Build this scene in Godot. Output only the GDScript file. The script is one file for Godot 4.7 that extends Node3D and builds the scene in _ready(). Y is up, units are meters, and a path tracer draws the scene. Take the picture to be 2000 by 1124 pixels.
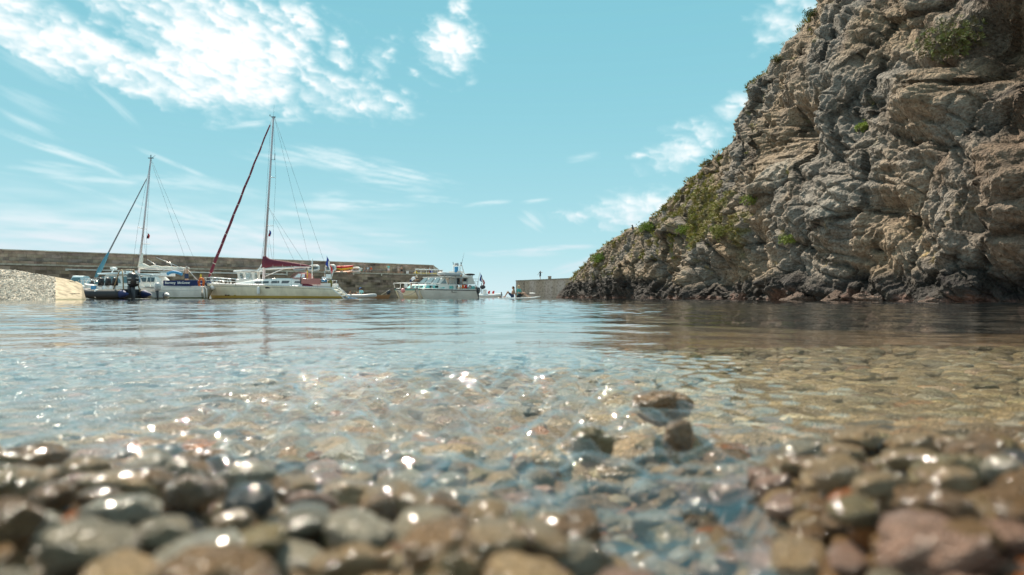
extends Node3D
# A small harbour seen from just above the waterline of a pebble beach: cliff on the right, breakwater and moored boats on the left.
# World: camera at the origin 0.15 m above the calm water (y = 0), looking along -z. Metres.

const EYE := 0.15

const CLOUDS := [
	[-35.2, 17.7, 4.76, 1.75, 22, 1.00, 0], [-31.3, 17.0, 4.41, 1.63, 25, 1.00, 0], [-26.7, 16.1, 3.99, 1.52, 22, 0.95, 0], [-23.2, 18.7, 5.68, 3.79, 0, 1.15, 0], [-21.7, 16.2, 4.24, 1.93, 8, 1.05, 0],
	[-19.0, 18.8, 2.45, 3.56, 0, 1.00, 0], [-24.6, 20.9, 7.83, 1.49, 0, 0.80, 0], [-29.7, 20.2, 5.92, 0.90, 20, 0.70, 0], [-16.9, 21.4, 0.89, 2.09, -42, 0.90, 0], [-14.2, 19.3, 0.82, 1.72, -12, 0.85, 0],
	[-14.7, 16.3, 4.91, 1.47, 10, 0.80, 0], [-11.0, 15.7, 2.51, 1.00, 0, 0.70, 0], [-10.8, 19.1, 0.92, 1.76, 35, 0.55, 0], [-5.1, 20.3, 2.22, 2.22, -15, 0.95, 0], [-4.6, 22.6, 0.94, 1.45, 10, 0.70, 0],
	[-29.4, 15.1, 2.97, 0.63, 12, 0.70, 0], [-8.5, 18.1, 0.59, 0.30, 0, 0.60, 0], [14.3, 12.1, 2.95, 1.23, -22, 0.85, 0], [14.7, 13.5, 2.04, 0.57, 5, 0.60, 0], [10.6, 11.5, 0.84, 0.25, 0, 0.70, 0],
	[11.0, 7.4, 3.97, 1.17, -3, 0.95, 0], [10.6, 6.1, 3.35, 0.92, 6, 0.70, 0], [5.1, 6.7, 1.45, 0.51, 8, 0.55, 0], [18.5, 15.0, 1.79, 0.87, -20, 0.75, 0], [21.9, 20.8, 2.31, 1.77, -25, 0.75, 0],
	[24.2, 21.3, 2.25, 1.12, -20, 0.60, 0], [6.0, 2.8, 2.56, 0.60, -18, 0.60, 1], [-12.3, 10.6, 7.06, 0.83, 9, 0.75, 1], [-10.2, 9.7, 3.78, 0.92, 6, 0.60, 1], [-15.1, 11.6, 2.45, 0.49, 8, 0.70, 1],
	[-18.3, 10.9, 3.58, 0.56, 4, 0.50, 1], [-12.7, 7.5, 4.56, 0.41, -2, 0.75, 1], [-15.1, 8.1, 1.63, 0.57, 0, 0.50, 1], [-6.4, 8.1, 2.13, 0.30, 4, 0.60, 1], [-2.1, 7.8, 1.80, 0.21, -6, 0.65, 1],
	[1.9, 8.0, 1.29, 0.17, -6, 0.60, 1], [1.7, 6.4, 1.12, 0.77, 35, 0.50, 1], [1.3, 3.8, 4.73, 0.30, -4, 0.70, 1], [4.7, 4.2, 2.57, 0.21, 0, 0.60, 1], [-11.0, 5.1, 2.09, 0.17, 0, 0.50, 1],
	[-8.5, 4.6, 1.27, 0.13, 0, 0.45, 1], [-20.9, 13.4, 1.94, 0.27, -12, 0.70, 1], [-18.3, 13.9, 1.59, 0.24, -5, 0.50, 1], [6.0, 11.5, 1.28, 0.43, -8, 0.40, 1], [0.0, 3.6, 3.87, 0.26, 0, 0.50, 1],
	[-34.0, 10.2, 3.89, 0.29, 15, 0.75, 1], [-31.9, 9.6, 2.35, 0.27, 22, 0.60, 1], [-35.2, 11.6, 2.22, 0.29, 22, 0.50, 1], [-30.3, 13.7, 2.07, 0.34, 40, 0.40, 1], [-26.3, 9.9, 2.92, 0.18, 20, 0.55, 1],
	[-23.5, 8.6, 3.40, 0.45, 10, 0.40, 1], [-31.0, 8.4, 6.83, 0.41, 2, 0.55, 1], [-26.7, 8.7, 2.54, 0.36, 0, 0.50, 1], [-33.4, 9.1, 1.97, 0.23, 4, 0.50, 1], [-27.7, 6.5, 5.37, 0.36, 14, 0.55, 1],
	[-22.4, 5.4, 6.49, 0.53, 14, 0.65, 1], [-18.3, 4.1, 6.36, 0.72, 6, 0.60, 1], [-29.7, 4.9, 8.35, 0.63, 3, 0.65, 1], [-34.3, 4.3, 5.16, 0.58, 2, 0.60, 1], [-16.7, 6.6, 2.42, 0.24, 4, 0.50, 1],
	[-26.0, 3.9, 7.33, 0.59, 3, 0.50, 1], [-17.5, 5.3, 3.20, 0.24, 3, 0.40, 1], [-35.2, 15.4, 2.86, 0.64, 20, 0.30, 1], [-35.2, 13.1, 2.54, 0.64, 20, 0.30, 1]]

var taken := {}
var M := {}

# ---------------------------------------------------------------- naming
func numbered(called: String) -> String:
	if not taken.has(called):
		taken[called] = 0
		return called
	taken[called] += 1
	return "%s_%03d" % [called, taken[called]]

func tag(o: Node, label: String, category: String, group := "") -> Node:
	if label != "":
		o.set_meta("label", label)
	if category != "":
		o.set_meta("category", category)
	if group != "":
		o.set_meta("group", group)
	return o

func thing(called: String, label: String, category: String, where := Vector3.ZERO, turn := 0.0, group := "") -> Node3D:
	var o := Node3D.new()
	o.name = numbered(called)
	add_child(o)
	o.position = where
	o.rotation.y = turn
	tag(o, label, category, group)
	return o

func put(called: String, mesh: Mesh, material: Material, parent: Node = null) -> MeshInstance3D:
	var o := MeshInstance3D.new()
	o.mesh = mesh
	o.material_override = material
	if parent == null:
		o.name = numbered(called)
		add_child(o)
	else:
		o.name = called
		parent.add_child(o, true)
	return o

func obj(called: String, st: SurfaceTool, material: Material, parent: Node = null) -> MeshInstance3D:
	st.generate_normals()
	return put(called, st.commit(), material, parent)

func struct(o: Node, kind := "structure") -> Node:
	o.set_meta("kind", kind)
	return o

# ---------------------------------------------------------------- shapes
func mb(smooth := false) -> SurfaceTool:
	var st := SurfaceTool.new()
	st.begin(Mesh.PRIMITIVE_TRIANGLES)
	st.set_smooth_group(0 if smooth else -1)
	return st

func tri(st: SurfaceTool, a: Vector3, b: Vector3, c: Vector3) -> void:
	st.add_vertex(a); st.add_vertex(b); st.add_vertex(c)

func quad(st: SurfaceTool, a: Vector3, b: Vector3, c: Vector3, d: Vector3) -> void:
	tri(st, a, b, c)
	tri(st, a, c, d)

# box with chamfered top and vertical edges where bevel > 0
func box(st: SurfaceTool, c: Vector3, s: Vector3, basis := Basis.IDENTITY) -> void:
	var h := s / 2.0
	var p := []
	for i in 8:
		p.append(c + basis * Vector3(h.x * (1 if i & 1 else -1), h.y * (1 if i & 2 else -1), h.z * (1 if i & 4 else -1)))
	for f in [[0, 2, 3, 1], [4, 5, 7, 6], [0, 4, 6, 2], [1, 3, 7, 5], [2, 6, 7, 3], [0, 1, 5, 4]]:
		quad(st, p[f[0]], p[f[1]], p[f[2]], p[f[3]])

func ring_join(st: SurfaceTool, a: Array, b: Array, closed := true) -> void:
	var n := a.size()
	for i in (n if closed else n - 1):
		var j := (i + 1) % n
		quad(st, a[i], a[j], b[j], b[i])

func cap(st: SurfaceTool, ring: Array, flip := false) -> void:
	var c := Vector3.ZERO
	for p in ring:
		c += p
	c /= ring.size()
	for i in ring.size():
		var j := (i + 1) % ring.size()
		if flip:
			tri(st, c, ring[j], ring[i])
		else:
			tri(st, c, ring[i], ring[j])

func loft(st: SurfaceTool, rings: Array, closed := true, caps := true) -> void:
	for i in rings.size() - 1:
		ring_join(st, rings[i], rings[i + 1], closed)
	if caps and closed:
		cap(st, rings[0], true)
		cap(st, rings[-1])

func circle(c: Vector3, axis: Vector3, r: float, n := 8) -> Array:
	axis = axis.normalized()
	var u := axis.cross(Vector3.UP if absf(axis.y) < 0.9 else Vector3.RIGHT).normalized()
	var v := axis.cross(u)
	var out := []
	for i in n:
		var a := TAU * i / n
		out.append(c + (u * cos(a) + v * sin(a)) * r)
	return out

func tube(st: SurfaceTool, a: Vector3, b: Vector3, r: float, r2 := -1.0, n := 7) -> void:
	loft(st, [circle(a, b - a, r, n), circle(b, b - a, r if r2 < 0 else r2, n)])

func path(st: SurfaceTool, pts: Array, r: float, n := 6, radii := []) -> void:
	var rings := []
	for i in pts.size():
		var d: Vector3 = pts[mini(i + 1, pts.size() - 1)] - pts[maxi(i - 1, 0)]
		rings.append(circle(pts[i], d, radii[i] if radii else r, n))
	for i in range(1, rings.size()):   # keep the rings from twisting against one another
		var best := 0
		var least := 1e9
		for k in n:
			var e: float = rings[i][k].distance_squared_to(rings[i - 1][0] + pts[i] - pts[i - 1])
			if e < least:
				least = e
				best = k
		rings[i] = rings[i].slice(best) + rings[i].slice(0, best)
	loft(st, rings)

func arc(a: Vector3, mid: Vector3, b: Vector3, n := 8) -> Array:
	var out := []
	for i in n + 1:
		var t := float(i) / n
		out.append(a * (1 - t) * (1 - t) + mid * 2 * t * (1 - t) + b * t * t)
	return out

func ball(st: SurfaceTool, c: Vector3, r: Vector3, n := 10, m := 7) -> void:
	var rings := []
	for j in range(m + 1):
		var f := -PI / 2 + PI * j / m
		var ring := []
		for i in n:
			var a := TAU * i / n
			ring.append(c + Vector3(cos(f) * cos(a) * r.x, sin(f) * r.y, cos(f) * sin(a) * r.z))
		rings.append(ring)
	loft(st, rings, true, false)

# outline (x, y) pushed from z0 to z1
func plate(st: SurfaceTool, outline: Array, z0: float, z1: float) -> void:
	var pts := PackedVector2Array(outline)
	var idx := Geometry2D.triangulate_polygon(pts)
	for k in range(0, idx.size(), 3):
		tri(st, v3(pts[idx[k]], z0), v3(pts[idx[k + 1]], z0), v3(pts[idx[k + 2]], z0))
		tri(st, v3(pts[idx[k]], z1), v3(pts[idx[k + 2]], z1), v3(pts[idx[k + 1]], z1))
	for i in pts.size():
		var j := (i + 1) % pts.size()
		quad(st, v3(pts[i], z0), v3(pts[j], z0), v3(pts[j], z1), v3(pts[i], z1))

func v3(p: Vector2, z: float) -> Vector3:
	return Vector3(p.x, p.y, z)

# a mesh from a grid of points, with smooth normals
func sheet(P: PackedVector3Array, cols: int, rows: int, colors := PackedColorArray()) -> ArrayMesh:
	var N := PackedVector3Array()
	N.resize(P.size())
	for j in rows:
		var up := mini(j + 1, rows - 1) * cols
		var dn := maxi(j - 1, 0) * cols
		for i in cols:
			var a := P[j * cols + mini(i + 1, cols - 1)] - P[j * cols + maxi(i - 1, 0)]
			var b := P[up + i] - P[dn + i]
			N[j * cols + i] = a.cross(b).normalized()
	var I := PackedInt32Array()
	I.resize((cols - 1) * (rows - 1) * 6)
	var k := 0
	for j in rows - 1:
		for i in cols - 1:
			var o := j * cols + i
			I[k] = o; I[k + 1] = o + cols; I[k + 2] = o + 1
			I[k + 3] = o + 1; I[k + 4] = o + cols; I[k + 5] = o + cols + 1
			k += 6
	var arrays := []
	arrays.resize(Mesh.ARRAY_MAX)
	arrays[Mesh.ARRAY_VERTEX] = P
	arrays[Mesh.ARRAY_NORMAL] = N
	arrays[Mesh.ARRAY_INDEX] = I
	if colors.size():
		arrays[Mesh.ARRAY_COLOR] = colors
	var m := ArrayMesh.new()
	m.add_surface_from_arrays(Mesh.PRIMITIVE_TRIANGLES, arrays)
	return m

# ---------------------------------------------------------------- noise and materials
func noise(sd: int, freq: float, kind := FastNoiseLite.TYPE_SIMPLEX_SMOOTH, octaves := 1, fractal := FastNoiseLite.FRACTAL_FBM) -> FastNoiseLite:
	var n := FastNoiseLite.new()
	n.seed = sd
	n.noise_type = kind
	n.frequency = freq
	n.fractal_type = fractal if octaves > 1 else FastNoiseLite.FRACTAL_NONE
	n.fractal_octaves = octaves
	return n

func noise_tex(n: FastNoiseLite, size := 512, ramp := [], bump := 0.0) -> NoiseTexture2D:
	var t := NoiseTexture2D.new()
	t.width = size
	t.height = size
	t.seamless = true
	t.generate_mipmaps = false
	t.noise = n
	if bump > 0:
		t.as_normal_map = true
		t.bump_strength = bump
	if ramp:
		var g := Gradient.new()
		var at := PackedFloat32Array()
		var c := PackedColorArray()
		for r in ramp:
			at.append(r[0])
			c.append(r[1] if r[1] is Color else Color(r[1], r[1], r[1]))
		g.offsets = at
		g.colors = c
		t.color_ramp = g
	return t

func lin(r: float, g: float, b: float) -> Color:
	return Color(r, g, b).linear_to_srgb()

func mat(c: Color, rough := 0.6, metal := 0.0, spec := 0.5) -> StandardMaterial3D:
	var m := StandardMaterial3D.new()
	m.albedo_color = c
	m.roughness = rough
	m.metallic = metal
	m.metallic_specular = spec
	return m

func pane(c: Color, alpha: float, rough := 0.03) -> StandardMaterial3D:
	var m := mat(Color(c, alpha), rough)
	m.transparency = BaseMaterial3D.TRANSPARENCY_ALPHA
	return m

func triplanar(m: StandardMaterial3D, scale: float, world := true) -> StandardMaterial3D:
	m.uv1_triplanar = true
	m.uv1_world_triplanar = world
	m.uv1_scale = Vector3.ONE * scale
	return m

func relief(m: StandardMaterial3D, t: Texture2D, cm: float) -> StandardMaterial3D:
	m.heightmap_enabled = true
	m.heightmap_texture = t
	m.heightmap_scale = cm
	return m

func smooth(a: float, b: float, x: float) -> float:
	var t := clampf((x - a) / (b - a), 0, 1)
	return t * t * (3 - 2 * t)

# where a point of the photograph (2000 wide) lies at a given distance
func at(px: float, py: float, d: float) -> Vector3:
	return Vector3((px - 1000.0) / 1333.0 * d, EYE + (580.5 - py) / 1333.0 * d, -d)

# ---------------------------------------------------------------- sky
var n_bank := noise(11, 0.42, FastNoiseLite.TYPE_SIMPLEX_SMOOTH, 5)
var n_puff := noise(12, 0.75, FastNoiseLite.TYPE_SIMPLEX_SMOOTH, 4)
var n_wisp := noise(13, 0.5, FastNoiseLite.TYPE_SIMPLEX_SMOOTH, 4)
var n_far := noise(14, 0.9, FastNoiseLite.TYPE_SIMPLEX_SMOOTH, 5)
var n_veil := noise(15, 0.16, FastNoiseLite.TYPE_SIMPLEX_SMOOTH, 3)

func cloud_at(az: float, el: float, y: float) -> float:
	var c := 0.0
	var a := deg_to_rad(az)
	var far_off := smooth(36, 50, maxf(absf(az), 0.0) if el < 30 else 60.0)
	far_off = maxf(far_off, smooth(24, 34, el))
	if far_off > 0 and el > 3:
		# fleecy banks on a level sheet in perspective, thickened out of view to brighten shade
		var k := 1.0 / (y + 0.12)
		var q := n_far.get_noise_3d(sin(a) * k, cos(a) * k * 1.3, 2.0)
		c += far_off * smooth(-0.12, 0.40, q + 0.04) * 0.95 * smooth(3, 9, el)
	if absf(az) < 52 and el < 34:
		var wob := n_bank.get_noise_2d(az, el * 1.4)
		var puff := n_puff.get_noise_2d(az * 1.1 + wob, el * 2.2)
		var body := 0.0
		for b in CLOUDS:
			var dx: float = az - b[0]
			var dy: float = b[1] - el
			if absf(dx) > 1.5 * (b[2] + b[3]) or absf(dy) > 1.5 * (b[2] + b[3]):
				continue
			var r := deg_to_rad(b[4])
			var u: float = (dx * cos(r) + dy * sin(r)) / b[2]
			var v: float = (-dx * sin(r) + dy * cos(r)) / b[3]
			if b[6] == 0:
				var e := 1.0 - (u * u + v * v) * 0.62
				if e > -0.6:
					body = maxf(body, (e + 0.25) * b[5]) if e > 0 else maxf(body, (e * 0.4 + 0.25) * b[5])
			else:
				var e2 := 1.0 - u * u * 0.6 - v * v * 0.6
				if e2 > 0:
					var s := n_wisp.get_noise_3d((dx * cos(r) + dy * sin(r)) * 0.5, (-dx * sin(r) + dy * cos(r)) * 4.2, b[0])
					c = maxf(c, e2 * b[5] * smooth(-0.45, 0.6, s + 0.35 * (e2 - 0.5)) * 0.85)
		if body > 0:
			# fibres drawn out along the wind, rising to the right, on soft billows
			var fx := az * 0.88 - el * 0.47 + wob * 1.6
			var fy := el * 0.88 + az * 0.47 + puff * 0.35 + wob * 0.5
			var fibre := n_wisp.get_noise_2d(fx * 0.42, fy * 2.1)
			var dense := smooth(0.04, 1.50, body * 1.0 + wob * 0.50 + puff * 0.16 + fibre * 0.52)
			c = maxf(c, pow(dense, 1.2) * (1.0 + 0.2 * puff + 0.1 * fibre) * lerpf(1.0, 0.84, smooth(-4, 4, az)))
		# a thin veil low on the left
		var veil := smooth(-3, -20, az) * smooth(9.5, 3.0, el) * (1 - far_off)
		if veil > 0:
			c = 1 - (1 - c) * (1 - veil * (0.42 + 0.5 * n_veil.get_noise_2d(az + el * 1.5, el * 7.0)))
	return clampf(c, 0, 1)

func sky_color(az: float, el: float) -> Color:
	var e := deg_to_rad(el)
	var t := pow(clampf(1.0 - sin(e), 0, 1), 5.0)
	var c := Color(0.45, 0.72, 0.79).lerp(Color(0.575, 0.81, 0.865), pow(clampf(1.0 - sin(e), 0, 1), 2.0))
	c = c.lerp(Color(0.77, 0.895, 0.91), pow(t, 1.25) * 0.97)
	c = c.lerp(Color(0.87, 0.90, 0.93), 0.35 * smooth(4.0, 0.0, el))
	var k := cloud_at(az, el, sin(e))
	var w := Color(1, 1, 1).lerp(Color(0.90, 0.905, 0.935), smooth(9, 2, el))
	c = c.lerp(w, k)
	return c

func make_sky() -> PanoramaSkyMaterial:
	var W := 4096
	var H := 2048
	var small := Image.create(512, 256, false, Image.FORMAT_RGB8)
	for j in 256:
		var el := 90.0 - (j + 0.5) * 180.0 / 256
		for i in 512:
			var az := (i + 0.5) * 360.0 / 512
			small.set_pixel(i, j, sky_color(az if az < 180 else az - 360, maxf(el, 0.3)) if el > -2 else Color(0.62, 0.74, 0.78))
	small.resize(W, H, Image.INTERPOLATE_CUBIC)
	# the part of the sky between 0 and 26 degrees in front, at full fineness
	var rows := int(26.0 / 180 * H)
	for side in [[0, 480], [W - 480, 480]]:
		var fine := Image.create(side[1], rows, false, Image.FORMAT_RGB8)
		for j in rows:
			var el: float = 90.0 - (H / 2 - rows + j + 0.5) * 180.0 / H
			for i in side[1]:
				var az: float = (side[0] + i + 0.5) * 360.0 / W
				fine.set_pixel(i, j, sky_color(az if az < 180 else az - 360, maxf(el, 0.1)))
		small.blit_rect(fine, Rect2i(0, 0, side[1], rows), Vector2i(side[0], H / 2 - rows))
	var m := PanoramaSkyMaterial.new()
	m.panorama = ImageTexture.create_from_image(small)
	m.energy_multiplier = 0.65
	return m

# ---------------------------------------------------------------- shared materials
func make_materials() -> void:
	var speck := noise_tex(noise(31, 0.02, FastNoiseLite.TYPE_SIMPLEX_SMOOTH, 5), 512, [[0.0, 0.62], [0.42, 0.88], [0.6, 1.0], [1.0, 0.8]])
	var fine := noise_tex(noise(32, 0.035, FastNoiseLite.TYPE_SIMPLEX_SMOOTH, 5), 512)
	var band := noise_tex(noise(33, 0.006, FastNoiseLite.TYPE_SIMPLEX_SMOOTH, 4), 512, [[0.0, 0.68], [0.36, 0.8], [0.47, 1.0], [0.52, 0.75], [0.62, 0.97], [1.0, 0.82]])
	M.fine = fine
	M.speck = speck
	# wet beach pebbles
	var tones := {
		"tan": lin(0.58, 0.385, 0.20), "brown": lin(0.38, 0.22, 0.105), "grey green": lin(0.41, 0.34, 0.235), "slate grey": lin(0.12, 0.11, 0.10),
		"rust orange": lin(0.58, 0.20, 0.06), "pink": lin(0.60, 0.365, 0.265), "pale grey": lin(0.65, 0.56, 0.42), "olive": lin(0.39, 0.29, 0.14), "cream": lin(0.70, 0.55, 0.36),
	}
	M.pebble = {}
	var k := 0
	for t in tones:
		var m := mat(tones[t], 0.14, 0.0, 0.55)
		m.clearcoat_enabled = true
		m.clearcoat = 0.3
		m.clearcoat_roughness = 0.07
		m.albedo_texture = band if k % 3 == 1 else speck
		triplanar(m, 0.6 if k % 3 == 1 else 0.8, false)
		relief(m, fine, 1.9)
		M.pebble[t] = m
		k += 1
	# one material for the far and drowned pebbles, tinted copy by copy
	var pm := mat(Color.WHITE, 0.22, 0.0, 0.42)
	pm.vertex_color_use_as_albedo = true
	pm.albedo_texture = speck
	triplanar(pm, 0.7, false)
	relief(pm, fine, 1.2)
	M.pebble_many = pm

	var rock := mat(Color.WHITE, 0.86, 0.0, 0.35)
	rock.vertex_color_use_as_albedo = true
	rock.albedo_texture = noise_tex(noise(35, 0.012, FastNoiseLite.TYPE_SIMPLEX, 6), 1024, [[0.0, 0.50], [0.38, 0.80], [0.55, 1.0], [0.7, 0.86], [1.0, 0.70]])
	triplanar(rock, 0.32)
	relief(rock, noise_tex(noise(36, 0.018, FastNoiseLite.TYPE_SIMPLEX, 6), 1024), 11.0)
	M.rock = rock

	var masonry := mat(Color.WHITE, 0.9, 0.0, 0.3)
	masonry.vertex_color_use_as_albedo = true
	var blocks := Image.create(512, 512, false, Image.FORMAT_RGB8)   # rough stone courses, 16 to the tile of 8 m
	var bump := Image.create(512, 512, false, Image.FORMAT_RGB8)
	var rng := RandomNumberGenerator.new()
	rng.seed = 5
	blocks.fill(Color(0.72, 0.70, 0.67))
	bump.fill(Color(0.2, 0.2, 0.2))
	for course in 16:
		var x := -rng.randi_range(0, 40)
		while x < 512:
			var w := rng.randi_range(26, 66)
			var v := rng.randf_range(0.78, 0.98) if rng.randf() > 0.10 else rng.randf_range(0.5, 0.65)
			blocks.fill_rect(Rect2i(x + 1, course * 32 + 1, w - 2, 30), Color(v, v * rng.randf_range(0.95, 1.0), v * rng.randf_range(0.9, 0.99)))
			var hgt := rng.randf_range(0.6, 1.0)
			bump.fill_rect(Rect2i(x + 2, course * 32 + 2, w - 4, 28), Color(hgt, hgt, hgt))
			x += w
	masonry.albedo_texture = ImageTexture.create_from_image(blocks)
	triplanar(masonry, 0.125)
	relief(masonry, ImageTexture.create_from_image(bump), 4.0)
	masonry.detail_enabled = true
	masonry.detail_blend_mode = BaseMaterial3D.BLEND_MODE_MUL
	masonry.detail_albedo = noise_tex(noise(38, 0.01, FastNoiseLite.TYPE_SIMPLEX_SMOOTH, 5), 512, [[0.0, 0.6], [0.45, 0.92], [0.6, 1.0], [1.0, 0.88]])
	M.masonry = masonry

	var concrete := mat(Color.WHITE, 0.88, 0.0, 0.3)
	concrete.vertex_color_use_as_albedo = true
	concrete.albedo_texture = noise_tex(noise(39, 0.012, FastNoiseLite.TYPE_SIMPLEX_SMOOTH, 6), 512, [[0.0, 0.55], [0.4, 0.85], [0.6, 1.0], [1.0, 0.8]])
	triplanar(concrete, 0.3)
	relief(concrete, fine, 2.0)
	M.concrete = concrete

	var leaf := mat(Color.WHITE, 0.7, 0.0, 0.3)
	leaf.vertex_color_use_as_albedo = true
	leaf.backlight_enabled = true
	leaf.backlight = Color(0.35, 0.4, 0.2)
	leaf.cull_mode = BaseMaterial3D.CULL_DISABLED
	M.leaf = leaf

# ---------------------------------------------------------------- the sea
var n_swell := noise(51, 0.9, FastNoiseLite.TYPE_SIMPLEX_SMOOTH, 1)
var n_ripple := noise(52, 3.1, FastNoiseLite.TYPE_SIMPLEX_SMOOTH, 3)
var n_chop := noise(53, 12.0, FastNoiseLite.TYPE_SIMPLEX_SMOOTH, 1)
var n_mid := noise(49, 1.7, FastNoiseLite.TYPE_SIMPLEX_SMOOTH, 1)
var n_glint := noise(50, 15.5, FastNoiseLite.TYPE_SIMPLEX_SMOOTH, 1)
var n_patch := noise(54, 0.33, FastNoiseLite.TYPE_SIMPLEX_SMOOTH, 2)

func wave(x: float, z: float) -> float:
	var d := -z
	var h := n_swell.get_noise_2d(x, z) * 0.0066 * smooth(1.2, 5, d) + n_mid.get_noise_2d(x * 1.2, z) * 0.0052 * smooth(1.0, 3, d) * smooth(90, 25, d)
	if d < 60:
		var a := 0.0050 * (0.62 + 0.75 * n_patch.get_noise_2d(x * 0.5, z)) * smooth(60, 14, d) * (0.4 + 0.6 * smooth(0.7, 2.4, d))
		h += n_ripple.get_noise_2d(x * 0.72, z) * a
	if d < 2.4 and d > -0.5:
		var spread := 0.13 + 0.87 * exp(-pow((x + 0.08) / 0.33, 4.0) - pow((d - 0.95) / 0.42, 4.0))
		h += (n_chop.get_noise_2d(x * 0.8, z) * 0.0060 + n_glint.get_noise_2d(x, z) * 0.0205) * spread * smooth(2.4, 1.0, d) * (0.12 + 0.88 * smooth(-0.06, 0.10, d - shore(x)))
	return h

func make_sea() -> void:
	var zs := PackedFloat32Array()
	var d := -1.2
	while d < 9000:
		zs.append(-d)
		d += 0.1 if d < 0.2 else 0.005 if d < 2.0 else 0.012 if d < 5 else 0.035 if d < 14 else d * 0.012 if d < 60 else d * 0.06
	var us := PackedFloat32Array()
	for i in 17:
		us.append(-1.0 - pow((16 - i) / 16.0, 2.0) * 4.0 if i < 16 else -1.0)
	for i in range(1, 400):
		us.append(-1.0 + i / 200.0)
	for i in 17:
		us.append(1.0 + pow(i / 16.0, 2.0) * 4.0)
	var P := PackedVector3Array()
	P.resize(zs.size() * us.size())
	var k := 0
	for z in zs:
		var half := 0.42 + 0.90 * maxf(-z, 0.0)
		for u in us:
			var x := u * half
			P[k] = Vector3(x, wave(x, z), z)
			k += 1
	var w := pane(lin(0.14, 0.25, 0.27), 0.04, 0.015)
	var rn := noise_tex(noise(55, 0.012, FastNoiseLite.TYPE_SIMPLEX_SMOOTH, 4), 1024)
	triplanar(w, 0.7)
	relief(w, rn, 0.12)
	struct(put("sea_water", sheet(P, us.size(), zs.size()), w))

# ---------------------------------------------------------------- the bed under the water and the beach
const SHORE := [[-3.0, 0.62], [-0.6, 0.585], [-0.28, 0.565], [-0.16, 0.51], [-0.10, 0.475], [-0.02, 0.46], [0.04, 0.42], [0.075, 0.22], [0.14, 0.24], [0.20, 0.56], [0.28, 0.64], [0.5, 0.68], [1.0, 0.74], [3.0, 0.9]]

func shore(x: float) -> float:
	for i in SHORE.size() - 1:
		if x < SHORE[i + 1][0]:
			return lerpf(SHORE[i][1], SHORE[i + 1][1], clampf((x - SHORE[i][0]) / (SHORE[i + 1][0] - SHORE[i][0]), 0, 1))
	return 1.2

var n_bed := noise(57, 1.4, FastNoiseLite.TYPE_SIMPLEX_SMOOTH, 3)

func bed(x: float, z: float) -> float:
	var e := shore(x) + z      # metres inside the land (positive) or out at sea
	var h := -0.004 + (e * 0.10 if e > 0 else e * 0.36 if e > -0.14 else -0.0504 + (e + 0.14) * 0.11)
	if e < -0.9:
		h = -0.138 + (e + 0.9) * 0.055
	if e < -9:
		h = -0.583 + (e + 9) * 0.035
	h -= 0.016 * exp(-pow((x - 0.115) / 0.05, 2.0)) * smooth(1.2, 0.3, -z)
	h = minf(h, 0.5)
	return maxf(h + n_bed.get_noise_2d(x, z) * (0.012 + 0.03 * smooth(1.5, 6, -z)), -5.0)

func make_bed() -> void:
	var zs := PackedFloat32Array()
	var d := -4.0
	while d < 700:
		zs.append(-d)
		d += 0.2 if d < 0 else 0.02 if d < 2 else d * 0.02
	var us := 240
	var P := PackedVector3Array()
	var C := PackedColorArray()
	var nc := noise(58, 0.8, FastNoiseLite.TYPE_SIMPLEX_SMOOTH, 3)
	for z in zs:
		var half := 3.5 + 1.6 * maxf(-z, 0.0)
		for i in us:
			var u := i * 2.0 / (us - 1) - 1.0
			var x := (u * 0.3 + u * u * u * 0.7) * half
			P.append(Vector3(x, bed(x, z), z))
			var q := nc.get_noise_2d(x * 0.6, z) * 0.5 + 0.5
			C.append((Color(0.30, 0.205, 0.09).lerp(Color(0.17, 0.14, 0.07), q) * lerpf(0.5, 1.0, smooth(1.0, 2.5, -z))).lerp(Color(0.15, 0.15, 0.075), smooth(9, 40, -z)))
	var m := mat(Color.WHITE, 0.7, 0.0, 0.4)
	m.vertex_color_use_as_albedo = true
	var cell := noise(59, 0.03, FastNoiseLite.TYPE_CELLULAR)
	cell.cellular_return_type = FastNoiseLite.RETURN_CELL_VALUE
	cell.cellular_jitter = 0.9
	m.albedo_texture = noise_tex(cell, 1024, [[0.0, Color(0.42, 0.36, 0.30)], [0.3, Color(0.95, 0.78, 0.55)], [0.5, Color(0.62, 0.60, 0.52)], [0.72, Color(1, 0.86, 0.66)], [0.86, Color(0.85, 0.52, 0.34)], [1.0, Color(1.0, 1.0, 0.92)]])
	triplanar(m, 0.8)
	var cell2 := noise(59, 0.03, FastNoiseLite.TYPE_CELLULAR)
	cell2.cellular_return_type = FastNoiseLite.RETURN_DISTANCE2_SUB
	cell2.cellular_jitter = 0.9
	relief(m, noise_tex(cell2, 1024), 4.0)
	struct(put("beach_and_sea_bed", sheet(P, us, zs.size(), C), m))

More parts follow.
